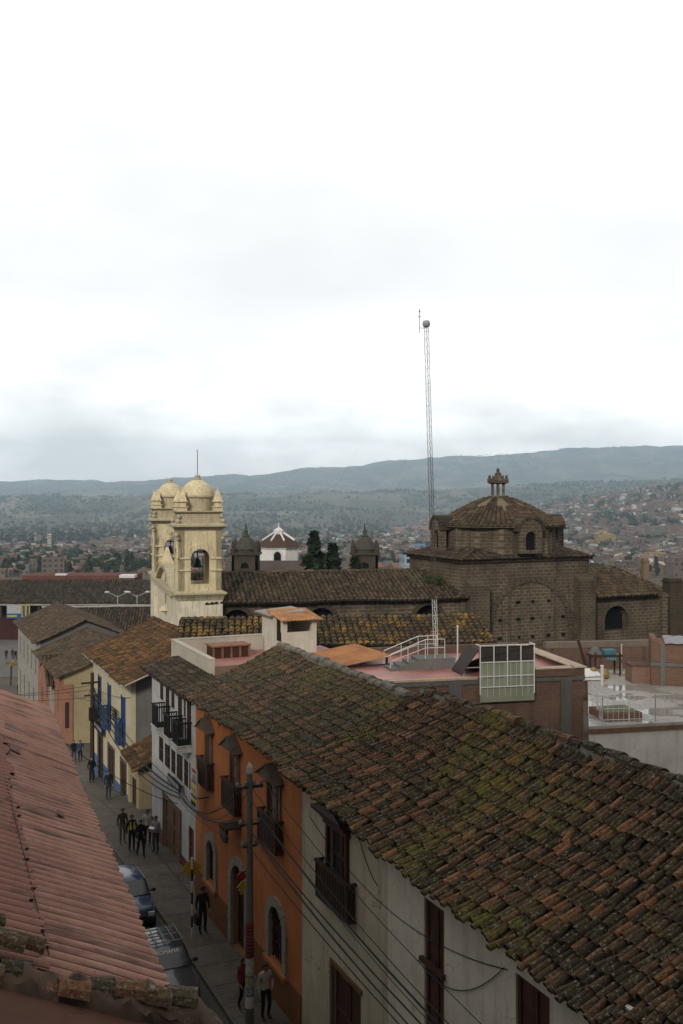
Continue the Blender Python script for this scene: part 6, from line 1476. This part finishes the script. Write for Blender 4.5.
for k, (x, z, z2, sg, r) in enumerate(((-.36, 7.08, 6.9, 1.5, .012), (.36, 7.08, 6.9, 1.35, .012), (-.12, 7.08, 6.6, 1.3, .014), (-.27, 6.0, 6.1, 1.1, .02), (.27, 6.0, 6.0, 1.05, .03), (-.2, 5.36, 5.7, .8, .018), (.2, 5.36, 5.6, .75, .024), (.1, 5.36, 5.6, .95, .012))):
    o = wire(A(x, z), W(9.5 + x, 0.5, z2), sg, r, 'black cable sagging from the utility pole along the pale house front'); o['group'] = g1
g2 = 'cables from the pole to the white house corner'
for k, (x, z, v2, u2, z2, sg, r) in enumerate(((-.36, 7.08, 10.9, 41.5, 3.0, 1.0, .012), (-.12, 7.08, 10.9, 41.2, 2.9, .9, .02), (.12, 7.08, 10.95, 40.8, 3.1, 1.2, .012), (-.27, 6.0, 10.9, 41.4, 2.8, .5, .022), (.27, 6.0, 10.9, 41.0, 2.75, .55, .012), (-.2, 5.36, 10.9, 41.2, 2.6, .3, .014))):
    o = wire(A(x, z), W(v2, u2, z2), sg, r, 'black cable running from the utility pole to the white house front'); o['group'] = g2
g3 = 'cables along the fronts towards the wooden pole'
for k, (v2, u2, z2, z3, sg, r) in enumerate(((10.9, 41.3, 2.95, 3.2, .9, .05), (10.95, 41.2, 2.8, 2.9, 1.1, .03), (10.9, 41.0, 2.7, 2.5, 1.2, .03), (10.9, 41.4, 3.05, 3.3, .5, .015))):
    o = wire(W(v2, u2, z2), W(11.5, 65.1, z3), sg, r, 'heavy black cable bundle strung along the white and cream house fronts'); o['group'] = g3
g4 = 'thin wires crossing the street'
for (v1, u1, z1, v2, u2, z2, sg) in ((11.5, 65.2, 3.2, -2, 60, 4.5, .4), (11.5, 65.2, 2.9, -2, 66, 4, .5), (11.5, 65.2, 2.4, -3, 72, 3, .5), (11.5, 65.2, 3.0, 13, 78, 0, .3), (11.5, 65.2, 2.2, 13, 100, -1, .8), (10.95, 41.5, 2.3, 5.2, 36, 6.9, .3), (11.55, 65.2, 3.1, 12.1, 56.2, 4.0, .2)):
    o = wire(W(v1, u1, z1), W(v2, u2, z2), sg, .014, 'thin dark wire crossing near the wooden pole'); o['group'] = g4
wire(W(10.48, 25.6, 6.5), W(10.48, 15.8, 6.5), .75, .01, 'thin wire sagging across the pale wall from the window hood to the far right shutter', name='wall_wire')
wire(W(10.47, 19.3, 5.2), W(10.47, 15.9, 6.5), .55, .01, 'short looping wire between the two right shutters of the pale house', name='wall_wire')
wire(W(10.48, 22.4, 6.95), W(10.48, 21.3, 6.1), .15, .01, 'short wire dangling under the mossy eave beside the carved balcony', name='wall_wire')
# diamond warning sign, hanging round sign
t = sthing('warning_sign', 'yellow diamond traffic sign on a black and white banded post', 'sign', 9.3, 33.4, .15)
YS = flat('sign_amber', (.42, .26, .015), .5, .3)
m = MB()
for k in range(7): m.tube([(0, 0, k * .4), (0, 0, k * .4 + .4)], .035, 8, k % 2)
m.build('post', [M_WMETAL, M_BLACK], t)
m = MB(); m.prism([(0, .05, 2.05), (.36, .05, 2.41), (0, .05, 2.77), (-.36, .05, 2.41)], (0, .012, 0)); m.build('sign_plate', YS, t)
t = sthing('hanging_sign', 'red round sign over a yellow figure-shaped sign by the arched doorway', 'sign', 10.15, 30.55, 2.55)
m = MB(); i = MB(); i.lathe([(.0, -.02), (.14, -.02), (.14, .02), (.0, .02)], 20); m.mapped(lambda p: (p[0], p[2], .62 + p[1]), i); m.build('disc', flat('sign_red', (.25, .015, .018), .5), t)
m = MB()
for pts in ([(-.26, 0, .2), (.0, 0, .5), (.22, 0, .42), (.06, 0, .22)], [(-.2, 0, .02), (.2, 0, .1), (.24, 0, .3), (-.05, 0, .24)], [(-.06, 0, -.2), (.16, 0, -.18), (.1, 0, .12), (-.14, 0, .06)]): m.prism([(p[0] * .62, -.015 + .01 * len(m.f) / 20, p[2] * .62 + .15) for p in pts], (0, .03, 0))
m.build('figure', flat('sign_bright_yellow', (.36, .26, .02), .5), t)
m = MB(); m.box(-.02, -.01, .73, .4, .02, .76); m.build('bracket', M_BLACK, t)
def lamp2(loc, label):
    t = thing('street_lamp', label, 'lamp', loc); m = MB(); m.tube([(0, 0, 0), (0, 0, 10.6)], .11, 7, 0, True, .07); m.build('post', M_GMETAL, t)
    m = MB(); m.tube([(-1.5, 0, 11.0), (-.9, 0, 10.8), (0, 0, 10.3), (.9, 0, 10.8), (1.5, 0, 11.0)], .05, 6); m.build('arm', M_GMETAL, t)
    for s in (-1, 1): m = MB(); m.lathe([(0, -.15), (.28, -.1), (.34, .03), (.24, .14), (0, .18)], 9, (s * 1.6, 0, 11.05), 0, 0, 1.2, .7); m.build('lamp_head', flat('lamp_white', (.42, .42, .41), .4), t)
lamp2((-33.6, 149.5, -10.1), 'double-headed street lamp farther from the cream church tower'); lamp2((-30.8, 150, -10.1), 'double-headed street lamp close to the cream church tower')
t = thing('palm', 'small yellowish palm at the street end beside the grey-white house', 'palm', (-43.2, 130, -9.3)); m = MB(); m.tube([(0, 0, 0), (.1, 0, 2.6)], .12, 6); m.build('trunk', BARK, t); m = MB(); rg = random.Random(4)
for k in range(26):
    a = rg.uniform(0, 6.3); l = rg.uniform(.8, 1.3); m.face([(.1, 0, 2.6), (.1 + math.cos(a) * l * .5 - math.sin(a) * .12, math.sin(a) * l * .5 + math.cos(a) * .12, 3.1 * 1.0), (.1 + math.cos(a) * l, math.sin(a) * l, 2.5), (.1 + math.cos(a) * l * .5 + math.sin(a) * .12, math.sin(a) * l * .5 - math.cos(a) * .12, 3.1)])
m.build('fronds', leafmat('dry_fronds', (.14, .1, .03), (.26, .18, .05)), t, fix=False)

# ================================================================== unseen tall block added behind the viewpoint to shade the near street
def add_shading_block():
    t = thing('shading_block', 'tall grey concrete block behind the viewpoint, outside the picture', 'building', (-6, -9, 0), math.radians(8))
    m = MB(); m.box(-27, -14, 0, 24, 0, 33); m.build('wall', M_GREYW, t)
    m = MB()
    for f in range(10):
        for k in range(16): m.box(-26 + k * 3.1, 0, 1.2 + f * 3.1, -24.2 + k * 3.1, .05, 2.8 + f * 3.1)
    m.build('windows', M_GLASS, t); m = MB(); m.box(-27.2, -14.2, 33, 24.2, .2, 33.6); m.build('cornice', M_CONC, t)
add_shading_block()

# ================================================================== air, sky, sun, camera
def haze():
    mb = MB(); mb.box(-9500, -130, -100, 9500, 13200, 760); m = bpy.data.materials.new('haze'); m.use_nodes = True; t = m.node_tree; t.nodes.remove(t.nodes['Principled BSDF'])
    v = N(t, 'ShaderNodeVolumePrincipled'); v.inputs['Color'].default_value = (.66, .84, 1, 1); v.inputs['Density'].default_value = HAZE; v.inputs['Anisotropy'].default_value = .1
    t.links.new(v.outputs[0], t.nodes['Material Output'].inputs['Volume']); o = mb.build('haze', m); tag(o, 'pale blue haze filling the valley', 'haze', kind='stuff')
HAZE = 1.2e-4
haze()
SUN_DIR = Vector((-.28, -.85, .46)).normalized()
wd = bpy.data.worlds.new('World'); sc.world = wd; wd.use_nodes = True; t = wd.node_tree
bg = t.nodes['Background']; out = t.nodes['World Output']
sky = N(t, 'ShaderNodeTexSky'); sky.sky_type = 'NISHITA'; sky.sun_disc = False; sky.sun_elevation = math.asin(SUN_DIR.z); sky.sun_rotation = math.atan2(SUN_DIR.x, SUN_DIR.y)
t.links.new(sky.outputs[0], bg.inputs[0]); bg.inputs[1].default_value = .08
gen = t.nodes.new('ShaderNodeTexCoord').outputs['Generated']
sp = t.nodes.new('ShaderNodeSeparateXYZ'); t.links.new(gen, sp.inputs[0])
mp = t.nodes.new('ShaderNodeMapping'); mp.inputs['Scale'].default_value = (2.8, 2.8, 7.5); t.links.new(gen, mp.inputs[0])
n1 = noise_n(t, mp.outputs[0], 1.6, 8, .58)
mp2 = t.nodes.new('ShaderNodeMapping'); mp2.inputs['Scale'].default_value = (1.5, 1.5, 3); mp2.inputs['Location'].default_value = (3.3, 1, 2); t.links.new(gen, mp2.inputs[0])
n2 = noise_n(t, mp2.outputs[0], 1.3, 6, .55)
cl = ramp(t, n1, [(.36, (1.35, 1.32, 1.28)), (.47, (1.75, 1.72, 1.67)), (.58, (2.25, 2.21, 2.15))])
hi = ramp(t, n2, [(.36, (1.2, 1.19, 1.17)), (.58, (1.42, 1.41, 1.39))])
lowm = N(t, 'ShaderNodeMapRange'); lowm.inputs['From Min'].default_value = .05; lowm.inputs['From Max'].default_value = .2; t.links.new(sp.outputs[2], lowm.inputs['Value'])
cc = mix(t, lowm.outputs[0], cl, hi)
hz = N(t, 'ShaderNodeMapRange'); hz.inputs['From Min'].default_value = .02; hz.inputs['From Max'].default_value = .26; hz.inputs['To Min'].default_value = 1.3; hz.inputs['To Max'].default_value = 1.0; hz.interpolation_type = 'SMOOTHSTEP'; t.links.new(sp.outputs[2], hz.inputs['Value'])
vs_ = N(t, 'ShaderNodeVectorMath', operation='SCALE'); t.links.new(cc, vs_.inputs[0]); t.links.new(hz.outputs[0], vs_.inputs['Scale']); cc = vs_.outputs[0]
# thick cloud overhead and behind, bright cloud ahead over the valley
fr = N(t, 'ShaderNodeMapRange'); fr.inputs['From Min'].default_value = .45; fr.inputs['From Max'].default_value = .84; fr.interpolation_type = 'SMOOTHSTEP'; t.links.new(sp.outputs[1], fr.inputs['Value'])
ov = N(t, 'ShaderNodeMapRange'); ov.inputs['From Min'].default_value = .15; ov.inputs['From Max'].default_value = .95; t.links.new(sp.outputs[2], ov.inputs['Value'])
cc = mix(t, fr.outputs[0], mix(t, ov.outputs[0], (.23, .226, .218), (.97, .95, .91)), cc)
b2 = N(t, 'ShaderNodeBackground'); t.links.new(cc, b2.inputs[0]); b2.inputs[1].default_value = 1.0
ms = t.nodes.new('ShaderNodeMixShader'); ms.inputs[0].default_value = .93
t.links.new(bg.outputs[0], ms.inputs[1]); t.links.new(b2.outputs[0], ms.inputs[2]); t.links.new(ms.outputs[0], out.inputs[0])
sl = bpy.data.lights.new('sun', 'SUN'); sl.energy = 2.4; sl.angle = math.radians(10); sl.color = (1, .93, .82)
so = bpy.data.objects.new('sun', sl); COL.objects.link(so); so.rotation_euler = SUN_DIR.to_track_quat('Z', 'Y').to_euler()
cam = bpy.data.cameras.new('camera'); co = bpy.data.objects.new('camera', cam); COL.objects.link(co); co.location = (0, 0, CAMZ); co.rotation_euler = (PI / 2, 0, 0)
cam.sensor_fit = 'VERTICAL'; cam.sensor_height = 36; cam.lens = 35; cam.shift_y = -16 / 1024; cam.clip_start = .1; cam.clip_end = 40000
sc.camera = co
sc.view_settings.view_transform = 'Standard'; sc.view_settings.look = 'None'; sc.view_settings.exposure = 0; sc.view_settings.gamma = 1
sc.cycles.max_bounces = 5; sc.cycles.diffuse_bounces = 3; sc.cycles.volume_bounces = 4; sc.cycles.use_denoising = True
